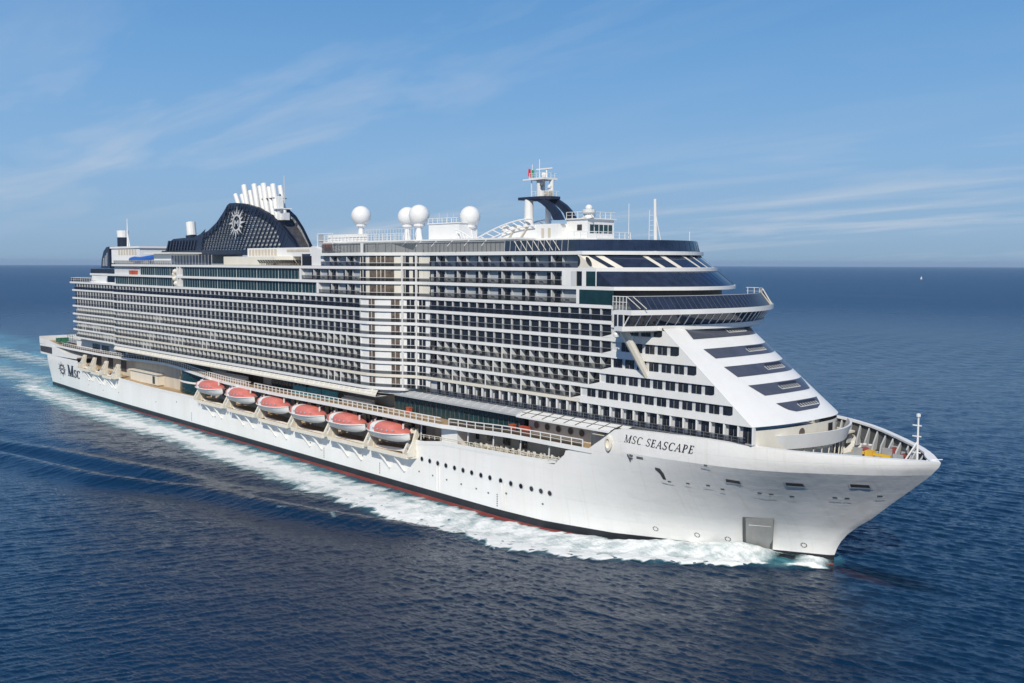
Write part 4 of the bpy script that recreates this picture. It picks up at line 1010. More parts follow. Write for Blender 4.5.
# ---- funnel
def funnel():
    near = [(230, 0)]
    def fy(x): return -float(np.interp(x, [-90, -30, -8, 0], [6.2, 6.2, 2.6, 2.4]))
    TOP = [(-84.4, 48.9), (-81.5, 51.9), (-77.5, 53.1), (-70, 53.3), (-61.4, 53.3), (-57.9, 53.9), (-52.1, 55.2), (-46.4, 57.5), (-41.9, 60.3), (-39.1, 62.4), (-37.5, 62.9), (-33.5, 62.8), (-29.4, 62.4), (-23.4, 61.1), (-17.6, 58.9), (-12, 55.4), (-7.8, 51.9), (-5.4, 49.3)]
    def tz(x): return float(np.interp(x, *zip(*TOP)))
    root = None
    mb = MB(); mb.prism([(-86, -6.6), (-30, -6.6), (-4.5, -2.9), (-4.5, 2.9), (-30, 6.6), (-86, 6.6)], 47.9, 49.3, 'navy')
    root = part(mb, 'funnel')
    # inner light machinery wall behind the louvres
    for sg in (1, -1):
        xs = [p[0] for p in TOP if p[0] > -84 and p[0] < -5.5]
        mb = MB(); mb.sheet([(x, fy(x)*sg*.93, 49.2) for x in xs], [(x, fy(x)*sg*.90, tz(x)-.9) for x in xs], 'silver'); part(mb, 'inner_casing', root)
        # rim following the outline
        mb = MB()
        for (a, za), (b, zb) in zip(TOP[:-1], TOP[1:]):
            for s2 in (0,):
                w = 1.5 if a < -32 else 2.3
                y0, y1 = fy(a)*sg, fy(b)*sg
                pa, pb2 = Vector((a, y0, za)), Vector((b, y1, zb)); d = (pb2-pa).normalized(); dn = Vector((-d.z, 0, d.x))*-w if d.x != 0 else Vector((0, 0, -w))
                if dn.z > 0: dn = -dn
                mb.q([pa, pb2, pb2+dn, pa+dn], 'navy'); mb.q([pa, pb2, pb2+Vector((0, -1.0*sg*np.sign(y0*sg)*-1*-1, 0)), pa+Vector((0, -1.0*sg*np.sign(y0*sg)*-1*-1, 0))], 'navy')
                mb.q([pa, pb2, Vector((b, y1*.72, zb)), Vector((a, y0*.72, za))], 'navy')
        part(mb, 'rim', root)
        # louvre grille: slanted ribs and level bars
        mb = MB()
        for x in np.arange(-60, 2, 1.85):
            zt = 49.2; xx = x
            pts = []
            for z in np.arange(49.2, 63, .5):
                px = x+(z-49.2)*.62
                if -57 < px < -8.5 and z < tz(px)-.3: pts.append((px, fy(px)*sg*1.0, z))
            if len(pts) > 1: mb.bar(pts[0], pts[-1], .36, 'navy')
        for z in np.arange(50.2, 62.4, 1.12):
            on = [x for x in np.arange(-84, 1.5, .5) if tz(x)-.4 > z]
            if on and z > 53.3:
                on = [x for x in on if x > -58]
            if len(on) > 1: 
                for a, b in zip(on[:-1:4], on[4::4]): mb.bar((a, fy(a)*sg, z), (b, fy(b)*sg, z), .24, 'navy')
        for x in np.arange(-82, -62, 2.2): mb.bar((x, fy(x)*sg, 49.4), (x+1.6, fy(x)*sg, 52.4), .9, 'navy')
        part(mb, 'louvre_grille', root)
        mb = MB(); q = [(-62, 49.2), (-62, 53.4), (-57.4, 54.3), (-53.6, 55.8), (-55.5, 52.5), (-57, 49.2)]; A = [(x, (fy(x)-.06)*sg, z) for x, z in q]; mb.q(A, 'navy'); part(mb, 'solid_panel', root); mb = MB()
        q = [(-12.5, 49.2), (-15.5, 57.0), (-10.5, 53.4), (-5.6, 49.4)]; mb.q([(x, (fy(x)-.05)*sg, z) for x, z in q], 'navy'); part(mb, 'solid_panel', root)
        place = lambda x, z, sg=sg: Vector((x+(z-55.6)*.18, (fy(x)-.75)*sg, z))
        sunburst(-32.4, 57.0, 4.9, 'pale', place, 'line_emblem', root)
    # dark top between the two sides
    mb = MB()
    for (a, za), (b, zb) in zip(TOP[9:-1], TOP[10:]): mb.q([(a, fy(a)*.7, za-1.2), (b, fy(b)*.7, zb-1.2), (b, -fy(b)*.7, zb-1.2), (a, -fy(a)*.7, za-1.2)], 'dim')
    part(mb, 'top_plate', root)
    # small pipe on the aft shoulder
    mb = MB(); mb.tube((-71.5, -2.6, 53), (-71.5, -2.6, 54.2), 1.9, 'navy', 14); mb.tube((-71.5, -2.6, 54.2), (-72.2, -2.6, 58.4), 1.5, 'white', 14); part(mb, 'vent_pipe', root)
    # bundle of slanting exhaust pipes
    for (x, y, z0, z1, r) in ((-37.4, -3.4, 61.5, 65.6, .8), (-35.0, -2.6, 61.5, 65.4, .8), (-32.0, -3.4, 60, 68.0, .95), (-29.2, -3.0, 59, 66.3, .75), (-28.0, 1.5, 60, 67.6, .9), (-26.6, -3.0, 59, 68.0, .95), (-23.8, -2.8, 59, 67.3, .8), (-24.6, 1.5, 60, 67.4, .8),
                             (-21.4, -2.8, 58, 67.9, 1.0), (-18.8, -2.6, 58, 66.8, .8), (-19.6, 1.4, 58, 67.4, .85), (-16.8, -2.4, 57.5, 67.5, .95)):
        mb = MB(); a = Vector((x+.6, y, z0)); b = Vector((x-1.9, y, z1)); mb.tube(a, b, r*.86, 'white', 12); mb.tube(b, b+(b-a).normalized()*.05, r*.62, 'dim', 12); part(mb, 'exhaust_pipe', root)
    mb = MB(); mb.box(-24, -17, -3.2, 1, 63.5, 63.7, 'dgrey'); mb.box(-15.6, -14.4, -3.0, -1.6, 57.4, 64.0, 'white'); mb.box(-16.6, -12.6, -3.6, 0, 60.4, 60.65, 'white'); mb.box(-14.6, -12.9, -2.4, -.6, 57.4, 59.4, 'pale')
    for x in (-16.8, -14.8, -12.8): mb.bar((x, -3.7, 60.7), (x, -3.7, 61.8), .12, 'white')
    part(mb, 'pipe_platform', root)
    mb = MB(); mb.tube((-14, -1.5, 62), (-14, -1.5, 69.6), .1, 'pale', 5); part(mb, 'antenna', root)
funnel()

# ---- radomes and top houses
def radome(x, y, zc, r, zb):
    mb = MB(); pr = [(r*math.sin(t), -r*math.cos(t)) for t in np.linspace(.18, math.pi, 16)]; mb.lathe((x, y, zc), pr, 'white', 24)
    o = part(mb, 'radome', None, True)
    mb = MB(); mb.lathe((x, y, zb), [(1.0, 0), (.7, .6), (.65, zc-r-zb-.5), (1.25, zc-r-zb-.1), (1.3, zc-r-zb+.5)], 'white', 14); part(mb, 'pedestal', o)
    mb = MB(); mb.bar((x+1.5, y-.3, zb), (x+.4, y-.2, zc-r), .18, 'white'); mb.bar((x-1.5, y-.3, zb), (x-.4, y-.2, zc-r), .18, 'white'); part(mb, 'brace', o)
radome(33.6, -8, 56.75, 2.35, 50.4); radome(46.0, -3.5, 56.3, 2.25, 50.3); radome(56.4, -8, 56.15, 2.3, 50.3); radome(70.3, -5.0, 55.5, 2.2, 50.3)
radome(103.2, -3.4, 56.0, .72, 54.2)
def tophouse():
    z = S[0]+.36
    mb = MB(); mb.prism([(29, -15), (56, -15), (62, -13.5), (93, -12.5), (93, 4), (29, 14)], z, 50.2, 'white', 'cream'); o = part(mb, 'upper_house', sup)
    mb = MB(); mb.prism([(27.5, -15.6), (63, -15.4), (63, -14), (93.6, -13.2), (93.6, 4.4), (27.5, 14.5)], 50.2, 50.55, 'white'); part(mb, 'roof_slab', o)
    mb = MB(); mb.box(28.6, 45, -14.2, -13.9, 50.55, 52.2, 'white'); part(mb, 'wind_baffle', o)
    railing([(28.2, -14.8, 50.5), (62, -14.8, 50.5)], 1.5, 1.5, 'white', o, mids=(.33, .66)); railing([(37, -9, 50.5), (56, -9, 50.5)], 2.8, 1.1, 'pale', o, mids=(.5,))
    for x in np.arange(30, 92, 5.2): 
        mb = MB(); mb.bar((x, -15.1, 50.1), (x+1.4, -17.5, 49.0), .16, 'white'); part(mb, 'bracket', o)
    mb = MB(); mb.box(60.6, 71.0, -8.6, -3.6, 50.5, 54.0, 'white'); mb.box(60.4, 71.2, -8.8, -3.4, 54.0, 54.2, 'white'); h = part(mb, 'lift_house', sup)
    railing([(60.6, -8.7, 54.2), (71, -8.7, 54.2)], 1.0, 1.6, 'white', h)
    mb = MB(); 
    for x in (61, 63.8, 66, 70.5): mb.tube((x, -6, 54.2), (x, -6, 56.2+.4*(x % 3)), .06, 'pale', 4)
    part(mb, 'antenna', h)
    # white lattice arches
    for (x0, x1, h2, y) in ((74.5, 92, 3.9, -7.5), (74.5, 92, 3.9, -2)):
        mb = MB(); n = 9; P = [Vector((x0+(x1-x0)*i/n, y, 50.4+h2*math.sin(math.pi*.5*(i/n))**1.0)) for i in range(n+1)]
        for a, b in zip(P[:-1], P[1:]):
            mb.tube(a, b, .17, 'white', 5); mb.tube(Vector((a.x+.6, a.y, max(50.4, a.z-1.4))), Vector((b.x+.6, b.y, max(50.4, b.z-1.4))), .13, 'white', 5); mb.tube(a, Vector((b.x+.6, b.y, max(50.4, b.z-1.4))), .1, 'white', 5)
        part(mb, 'lattice_arch', o)
    mb = MB(); n = 6; P = [Vector((71+6*i/n, -9.5, 52.6-2.2*(i/n)**1.3)) for i in range(n+1)]
    for a, b in zip(P[:-1], P[1:]): mb.tube(a, b, .15, 'white', 5); mb.tube(a, Vector((b.x, b.y, 50.5)), .09, 'white', 5)
    part(mb, 'lattice_arch', o)
    # mast house
    mb = MB(); mb.box(98.0, 103.5, -4, 3.4, 50.3, 54.0, 'white'); mb.box(82.5, 98.1, -6.9, 4.4, 50.3, 53.2, 'white'); mh = part(mb, 'mast_house', sup)
    mb = MB(); mb.box(97.8, 103.9, -4.3, 3.7, 54.0, 54.2, 'white'); part(mb, 'roof_slab', mh)
    for y in (-2.9, -1.6, -.3, 1.0, 2.3):
        mb = MB(); mb.box(103.5, 103.58, y-.5, y+.5, 51.4, 53.0, 'teal'); part(mb, 'window', mh)
    mb = MB(); mb.box(100.8, 102.0, -4.08, -4, 51.9, 53.0, 'dim'); part(mb, 'window', mh)
    for x in (94.4, 96.2):
        mb = MB(); mb.box(x-.35, x+.35, -6.98, -6.9, 50.6, 52.4, 'beige'); part(mb, 'door', mh)
    mb = MB(); mb.prism([(90, -8), (106.5, -8), (108, -6.4), (108, 3.4), (107, 4.6), (90, 4.6)], 49.75, 50.3, 'white'); part(mb, 'top_platform', mh)
    railing([(102, -7.8, 50.3), (106.4, -7.8, 50.3), (107.8, -6.2, 50.3), (107.8, 3.4, 50.3)], 1.2, 1.6, 'white', mh)
    railing([(98, -4.1, 54.2), (103.7, -4.1, 54.2), (103.7, 3.5, 54.2)], 1.2, 1.5, 'white', mh)
    mb = MB()
    for x in (87, 90.5): mb.bar((x-2.2, -7.3, 50.4), (x, -7.1, 53.0), .25, 'beige')
    part(mb, 'brace', mh)
tophouse()
def mast():
    mb = MB(); mb.tube((89.5, -6, 53.2), (89.5, -6, 58.1), .95, 'white', 14, .85); o = part(mb, 'mast')
    mb = MB(); mb.tube((91.5, -2.6, 53.2), (91.5, -2.6, 58.0), .6, 'white', 14); part(mb, 'leg', o)
    for i, (y0, y1) in enumerate(((-6.6, -5.6), (-3.6, -2.7))):
        mb = MB(); sw = [(90, 58.5), (92.2, 58.5), (94.2, 57.9), (96, 56.9), (97.6, 55.6), (98.8, 53.9)]; s2 = [(90, 57.9), (91.8, 57.8), (93.2, 57.2), (94.6, 56.3), (95.8, 55.3), (96.6, 53.9)]
        off = .3+i*.6
        A = [(x+off, y0, z) for x, z in sw]; B = [(x+off, y1, z) for x, z in sw]; C = [(x+off, y0, z) for x, z in s2]; D = [(x+off, y1, z) for x, z in s2]
        mb.sheet(A, B, 'navy'); mb.sheet(A, C, 'navy'); mb.sheet(C, D, 'navy'); mb.sheet(B, D, 'navy'); part(mb, 'swept_arm', o)
    mb = MB(); pl = [(87.2, -6.8), (93.6, -6.8), (95.2, -5.6), (95.2, -3), (93.6, -2), (87.2, -2)]; mb.prism(pl, 58.05, 58.6, 'navy'); part(mb, 'mast_platform', o)
    mb = MB(); mb.tube((91.4, -4.6, 58.6), (91.4, -4.6, 61.9), .85, 'white', 14); mb.tube((93.2, -3.4, 58.6), (93.2, -3.4, 61.9), .45, 'white', 12); mb.bar((89.6, -5.4, 58.6), (89.6, -5.4, 62), .2, 'white'); part(mb, 'mast_tower', o)
    mb = MB(); mb.box(89.4, 93.6, -6.0, -2.2, 61.9, 62.3, 'white'); mb.bar((87.2, -5.4, 62.1), (89.4, -5.4, 62.1), .3, 'white'); part(mb, 'upper_platform', o)
    railing([(89.5, -5.9, 62.3), (93.5, -5.9, 62.3), (93.5, -2.3, 62.3)], .9, 1.0, 'white', o, r=.03)
    mb = MB(); mb.box(89.8, 94.2, -4.4, -4.1, 63.95, 64.2, 'white'); mb.tube((92.6, -4.2, 62.3), (92.6, -4.2, 64), .16, 'white', 8); part(mb, 'radar_bar', o)
    mb = MB(); mb.lathe((92.0, -4.4, 62.9), [(0, -.6), (.4, -.4), (.5, 0), (.4, .4), (0, .5)], 'white', 12); part(mb, 'radar_dome', o)
    mb = MB(); mb.tube((90.8, -4.4, 62.3), (90.8, -4.4, 66.0), .08, 'white', 5); part(mb, 'antenna', o); mb = MB(); mb.tube((89.6, -5.2, 62.1), (89.6, -5.2, 65.0), .07, 'white', 5); part(mb, 'antenna', o)
    railing([(91, -6.6, 58.6), (93.5, -6.6, 58.6), (95.0, -5.5, 58.6), (95.0, -3.1, 58.6)], 1.0, 1.0, 'white', o, r=.03)
    mb = MB(); mb.box(93.2, 94.6, -5.4, -4.4, 58.6, 59.7, 'beige'); part(mb, 'lamp_box', o)
    mb = MB(); mb.lathe((94.4, -5.2, 60.4), [(0, -.4), (.4, -.2), (.4, .2), (0, .5)], 'white', 12); mb.tube((94.4, -5.2, 58.65), (94.4, -5.2, 60.2), .15, 'white', 6); part(mb, 'search_light', o)
    mb = MB(); mb.lathe((92.6, -5.5, 60.9), [(0, -.4), (.4, -.2), (.4, .2), (0, .4)], 'dgrey', 10); part(mb, 'horn', o)
    return o
mastp = mast()
mb = MB(); mb.tube((116.6, 0, 47.8), (116.3, 0, 57.3), .38, 'white', 8, .26); mb.bar((115, 0, 47.8), (115.1, 0, 55.4), .12, 'white'); mb.bar((116.4, 0, 55), (118.2, 0, 48), .12, 'white')
for z in np.arange(49, 55, .9): mb.bar((115, 0, z), (116.4, 0, z), .08, 'white')
part(mb, 'signal_mast')
mb = MB(); mb.tube((107.4, 3.2, 50.3), (107.4, 3.2, 57), .06, 'white', 5); mb.tube((119.6, 6, 47.8), (119.6, 6, 51.5), .08, 'white', 5); part(mb, 'antenna')
# bow mast
mb = MB(); mb.tube((166.0, 0, 15.0), (166.0, 0, 23.6), .19, 'white', 8, .12); mb.bar((163.6, -1.2, 15), (166, 0, 19.8), .24, 'white'); mb.bar((163.6, 1.2, 15), (166, 0, 19.8), .24, 'white')
for z in (18.2, 20.6, 22.2): mb.bar((165.2, 0, z), (166.5, 0, z), .18, 'white')
mb.lathe((166, 0, 23.4), [(0, 0), (.3, .1), (.3, .5), (0, .6)], 'white', 8); mb.bar((167.2, .4, 17.2), (169.2, 1.2, 17.5), .12, 'white'); part(mb, 'bow_mast')

# foredeck gear: crane, winches, bollards
mb = MB(); mb.box(153.5, 160.0, 4.0, 4.4, 15.9, 16.3, 'yellow'); mb.tube((156.6, 4.2, 14.9), (156.6, 4.2, 16.2), .4, 'yellow', 10); mb.box(156, 157.2, 3.6, 4.8, 15.7, 16.6, 'yellow'); part(mb, 'deck_crane')
for (x, y) in ((154.6, 5.4), (154.6, -4.4), (161.5, 4.8), (161.5, -3.0), (158, 8.4)):
    mb = MB(); mb.tube((x, y-1.2, 15.9), (x, y+1.2, 15.9), .75, 'red', 10); mb.box(x-.8, x+.8, y-1.5, y-1.3, 14.9, 16.8, 'steel'); mb.box(x-.8, x+.8, y+1.3, y+1.5, 14.9, 16.8, 'steel'); mb.box(x-.5, x+.5, y+1.5, y+2.3, 15, 16.2, 'white'); part(mb, 'mooring_winch')
for (x, y) in ((163.2, 4.2), (163.2, -4.2), (157, 10), (151.8, 12.6), (164.6, 1.6)):
    mb = MB()
    for dx in (-.5, .5): mb.lathe((x+dx, y, 14.9), [(.25, 0), (.25, .8), (.36, .85), (.36, 1.0), (0, 1.05)], 'white', 10)
    mb.box(x-.9, x+.9, y-.35, y+.35, 14.88, 15.02, 'dgrey'); part(mb, 'bollard')

# ------------------------------------------------------------------ davit platforms, davits and lifeboats
BX = [-19.4, -1.6, 15.4, 31.6, 48.0, 64.0]
def sponson(x0, x1, zt):
    mb = MB(); pl = [(x0, -20.4), (x0+.8, -22.6), (x1-.8, -22.6), (x1, -20.4)]
    mb.prism(pl, zt-.35, zt+.02, 'cream', 'tan', 'white')
    mb.sheet([(x, y-.01, zt-.35) for x, y in pl], [(x, y-.01, zt+.55) for x, y in pl], 'cream')
    o = part(mb, 'boat_platform', hull)
    for f in (.28, .62):
        x = x0+(x1-x0)*f; mb = MB(); a = Vector((x, -22.2, zt-.35)); b = Vector((x+1.7, -20.6, zt-3.7)); mb.bar(a, b, .42, 'white'); part(mb, 'strut', o)
        mb = MB(); mb.q([(x-1.5, -20.54, zt-.4), (x+2.6, -20.54, zt-.4), (x+1.6, -20.54, zt-2.0)], 'hullwhite'); part(mb, 'gusset', o)
    return o
for x in BX: sponson(x-7.8, x+7.8, ztop(x)+.05)
for x in (-116.5, -106, -95.4): sponson(x-4.4, x+4.6, ztop(x)+.05)
def davit(x, z, h=5.6):
    mb = MB()
    for dx in (-.75, .75):
        pr = [(-20.0, z), (-22.5, z), (-22.6, z+.9), (-21.3, z+h*.55), (-20.4, z+h), (-19.8, z+h), (-20.2, z+h*.5), (-19.6, z+.6)]
        A = [(x+dx-.22, y, zz) for y, zz in pr]; B = [(x+dx+.22, y, zz) for y, zz in pr]; mb.sheet(A, B, 'cream', True); mb.q(A, 'cream'); mb.q(B[::-1], 'cream')
    mb.box(x-1.1, x+1.1, -21.2, -20.2, z, z+1.5, 'cream'); mb.box(x-.8, x+.8, -20.8, -20.1, z+h-.9, z+h-.4, 'cream'); d = part(mb, 'davit')
    mb = MB(); mb.tube((x-.9, -21.6, z+1.8), (x+.9, -21.6, z+1.8), .35, 'steel', 8); part(mb, 'winch_drum', d)
for a, b in zip(BX[:-1], BX[1:]): davit((a+b)/2+.3, ztop((a+b)/2)+.1)
davit(BX[0]-8.4, ztop(BX[0]-8.4)+.1); davit(BX[-1]+6.6, ztop(BX[-1]+6)+.1)
for x in (-121.5, -112, -101, -90.5): davit(x, ztop(x)+.1, 4.6)

def lifeboat_meshes():
    L = 14.2; W = 2.35
    xs = np.linspace(-L/2, L/2, 25)
    def half(x):
        t = abs(x)/(L/2); f = (1-t**3.2) if x < 0 else (1-t**2.4); return W*max(f, .02)**.75
    zk = lambda x: .0+.9*max(0, (x/(L/2)))**3+.35*max(0, -x/(L/2))**4   # keel rise
    gun = lambda x: 1.62+.35*max(0, x/(L/2))**2
    hullb = MB(); P = []
    for x in xs:
        h = half(x); row = []
        for a in np.linspace(-1, 1, 15):
            y = h*np.sign(a)*abs(a)**.85; z = zk(x)+(gun(x)-zk(x))*abs(a)**1.7; row.append((x, y, z))
        P.append(row)
    hullb.grid(P, 'white')
    can = MB(); P = []
    ct = lambda x: gun(x)+1.72*(1-abs((x+.6)/(L/2+.3))**3.0)*(.72 if x > 3.5 else 1.0)
    for x in xs[1:-1]:
        h = half(x)*.97; row = []
        for a in np.linspace(0, math.pi, 15): row.append((x, -h*math.cos(a), gun(x)+(ct(x)-gun(x))*math.sin(a)**.45))
        P.append(row)
    can.grid(P, lambda i, j: 'white' if (5 <= i <= 7) else 'boatred')
    rub = MB(); 
    for sg in (1, -1):
        Q = [Vector((x, half(x)*1.03*sg, gun(x))) for x in xs]
        for a, b in zip(Q[:-1], Q[1:]): rub.tube(a, b, .1, 'white', 5, cap=False)
    win = MB()
    for x in np.arange(-2.0, 4.6, 1.5):
        h = half(x)*.985
        for sg in (1, -1): win.q([(x-.28, (h+.03)*sg, gun(x)+.5), (x+.28, (h+.03)*sg, gun(x)+.5), (x+.28, (h*.97+.03)*sg, gun(x)+.78), (x-.28, (h*.97+.03)*sg, gun(x)+.78)], 'grey')
    hook = MB()
    for x in (-4.8, 4.8): hook.box(x-.12, x+.12, -.12, .12, gun(x)+.8, gun(x)+1.7, 'white')
    return hullb.mesh('boat_hull', True), can.mesh('canopy', True), rub.mesh('rubbing_strake'), win.mesh('window'), hook.mesh('lifting_hook')
LM = lifeboat_meshes()
BL = ['lifeboat nearest the stern, beside the round glass bay', 'second lifeboat from the stern in the row of six', 'third lifeboat from the stern in the row of six',
      'third lifeboat from the bow, below turquoise splash screens', 'second lifeboat from the bow in the row of six', 'lifeboat nearest the bow, beside the first hull portholes']
boats = []
for i, x in enumerate(BX):
    b = empty('lifeboat', (x, -21.9, ztop(x)+2.6))
    tag(b, 'salmon red and white '+BL[i], 'lifeboat', 'lifeboats hanging along the ship side')
    b.scale = (1.04, 1.12, 1.16)
    for me, nm in zip(LM, ('boat_hull', 'canopy', 'rubbing_strake', 'window', 'lifting_hook')):
        o = bpy.data.objects.new(nm, me); COL.objects.link(o); o.parent = b
        if nm == 'window': o.parent = [c for c in b.children if c.name.startswith('canopy')][0]
for i, x in enumerate(BX):      # falls (wires) from davits, part of ship
    mb = MB()
    for dx in (-4.8, 4.8): mb.tube((x+dx, -21.9, ztop(x)+6.4), (x+dx*1.2, -20.6, ztop(x)+7.2), .05, 'steel', 4)
    part(mb, 'boat_fall')

# ------------------------------------------------------------------ small movable things
# flag on the mast
fe = empty('flag', (88.3, -5.2, 62.6)); tag(fe, 'small green white and red flag flying from the mast', 'flag')
for nm, x0, x1, m in (('green_stripe', 1.4, 2.1, 'flaggreen'), ('white_stripe', .7, 1.4, 'white'), ('red_stripe', 0, .7, 'flagred')):
    P = [[(x*.95, .22*math.sin(x*2.4+z*.5), z-.25*x) for x in np.linspace(x0, x1, 4)] for z in (.2, .9, 1.7)]
    mb = MB(); mb.grid(P, m); o = mb.build(nm, fe)
# sun loungers and dining chairs
def chair_meshes():
    mb = MB(); mb.box(-.25, .25, -.25, .25, .42, .48, 'cream'); b = MB(); b.box(-.27, -.22, -.25, .25, .48, .95, 'cream')
    l = MB(); [l.box(x-.03, x+.03, y-.03, y+.03, 0, .42, 'cream') for x in (-.22, .22) for y in (-.22, .22)]
    return mb.mesh('seat'), b.mesh('backrest'), l.mesh('leg_frame')
CM = chair_meshes()
spots = [(x+random.uniform(-.3, .3), y+random.uniform(-.12, .12)) for x in np.arange(88.5, 112.5, 1.45) for y in (-19.6, -18.4)]
for i, (x, y) in enumerate(spots):
    c = empty('deck_chair', (x, y, ztop(x)+.02)); c.rotation_euler.z = random.choice((0, math.pi, math.pi/2))+random.uniform(-.3, .3); c.scale = (1.25, 1.25, 1.25)
    tag(c, 'cream deck chair on the low open deck above the row of portholes', 'chair', 'cream deck chairs on the low open deck')
    for me, nm in zip(CM, ('seat', 'backrest', 'leg_frame')):
        o = bpy.data.objects.new(nm, me); COL.objects.link(o); o.parent = c
mb = MB(); mb.box(-.95, .55, -.33, .33, .28, .36, 'brownwin'); lm1 = mb.mesh('bed'); mb = MB(); mb.q([(.55, -.33, .36), (.55, .33, .36), (1.0, .33, .8), (1.0, -.33, .8)], 'brownwin'); mb.q([(.55, -.33, .3), (1.02, -.33, .74), (1.02, .33, .74), (.55, .33, .3)], 'brownwin'); lm2 = mb.mesh('backrest'); mb = MB(); [mb.box(x-.03, x+.03, y-.03, y+.03, 0, .3, 'brownwin') for x in (-.9, .5) for y in (-.28, .28)]; lm3 = mb.mesh('leg_frame')
for x in np.arange(8, 25.5, 1.25):
    for y in (-20.2, -18.2):
        c = empty('sun_lounger', (x, y, S[1]+.38)); c.rotation_euler.z = -math.pi/2; c.scale = (1.3, 1.3, 1.6); tag(c, 'brown sun lounger on the open deck beside the funnel', 'sun lounger', 'brown sun loungers beside the funnel')
        for me, nm in ((lm1, 'bed'), (lm2, 'backrest'), (lm3, 'leg_frame')):
            o = bpy.data.objects.new(nm, me); COL.objects.link(o); o.parent = c
# aft terrace: green net court and parasols
mb = MB(); mb.box(-157, -152.5, -18.6, -18.4, 15.4, 16.9, 'green'); mb.box(-150, -146, -18.6, -18.4, 15.4, 16.9, 'green'); mb.box(-157, -156.8, -18.6, -14, 15.4, 16.9, 'green'); part(mb, 'court_net')
mb = MB(); 
for x in np.arange(-158, -132, 2.6): mb.bar((x, -14, 15.4), (x, -14, 20.2), .14, 'dgrey')
for z in (17.5, 20.2): mb.bar((-158, -14, z), (-132, -14, z), .12, 'dgrey')
part(mb, 'court_fence')
mb = MB(); mb.box(-136, -88, -18.0, -14, 14.6, 17.6, 'white'); mb.box(-138, -88, -18.4, -14, 17.6, 18.2, 'cream'); ah = part(mb, 'aft_terrace_house')
for x0, x1 in ((-120, -113), (-111, -104), (-98, -89.5)):
    mb = MB(); mb.q([(x0, -18.05, 15.2), (x1, -18.05, 15.2), (x1, -18.05, 17.2), (x0, -18.05, 17.2)], 'dark'); part(mb, 'window', ah)
for i, x in enumerate((-101, -90.5, -82.5, -74)):
    c = empty('parasol', (x, -17.9, prom_z(x)+.45)); tag(c, 'white square parasol over the aft promenade of the ship', 'parasol', 'white parasols on the aft promenade')
    mb = MB(); mb.tube((0, 0, 0), (0, 0, 2.6), .06, 'steel', 5); mb.build('pole', c); mb = MB(); mb.lathe((0, 0, 2.3), [(1.5, 0), (1.45, .05), (0, .6)], 'white', 8); mb.build('canopy', c)

# distant sailing boat
sb = empty('sailing_boat', (-2300, 2020, 0)); E_SB = sb

# ================================================================== THE SEA
SEA0 = -1.65; RE = 6.371e6*1.15
FB = np.array([(156, -1.5), (154.2, -2.6), (150, -6.5), (145.5, -10.5), (141.8, -14.6), (135, -20.5), (124.3, -27.0), (114, -32.0), (103, -33.3), (78, -34), (46, -34.9), (8, -35.8), (-26, -33.6), (-49, -36), (-91, -36.4), (-124, -35.5), (-183, -32), (-260, -36), (-420, -48), (-700, -60)][::-1], float)
def yb_of(x): return np.interp(x, FB[:, 0], FB[:, 1])
HW = np.array([(x, -hb(x, -1.0)) for x in np.linspace(-161.5, 153.2, 120)])
def yh_of(x): return np.where(x < -161.5, 0.0, np.interp(x, HW[:, 0], HW[:, 1], right=0))
def sm(a, b, t): u = np.clip((t-a)/(b-a), 0, 1); return u*u*(3-2*u)
WV = []
rw = np.random.default_rng(5); main = math.radians(218)   # direction waves travel toward
for i in range(210):
    lam = .55*(3.8/.55)**rw.random(); k = 2*math.pi/lam; fam = i % 2
    th = math.radians(333 if fam == 0 else 281)+rw.normal(0, .30)
    amp = .0042*lam*(1.0 if lam < 1.9 else (1.9/lam)**.8)*rw.uniform(.5, 1.3)
    WV.append((k*math.cos(th), k*math.sin(th), rw.uniform(0, 2*math.pi), amp, lam, fam))
for lam, a, th in ((9, .03, 335), (13, .04, 322), (8, .03, 290)): WV.append((2*math.pi/lam*math.cos(R(th)), 2*math.pi/lam*math.sin(R(th)), th, a, lam, 2))
CR1 = np.array([(-330, -150), (-120, -96), (-29, -72.4), (13.4, -63.4), (37.6, -51.3), (69, -45.2), (88, -38.5), (104, -33.5)], float)
CR2 = np.array([(-330, -128), (-120, -83), (-47.6, -67.4), (-27.4, -61.2), (-6.4, -56.4), (9.4, -52.0), (32.7, -47.2), (60, -38.5)], float)
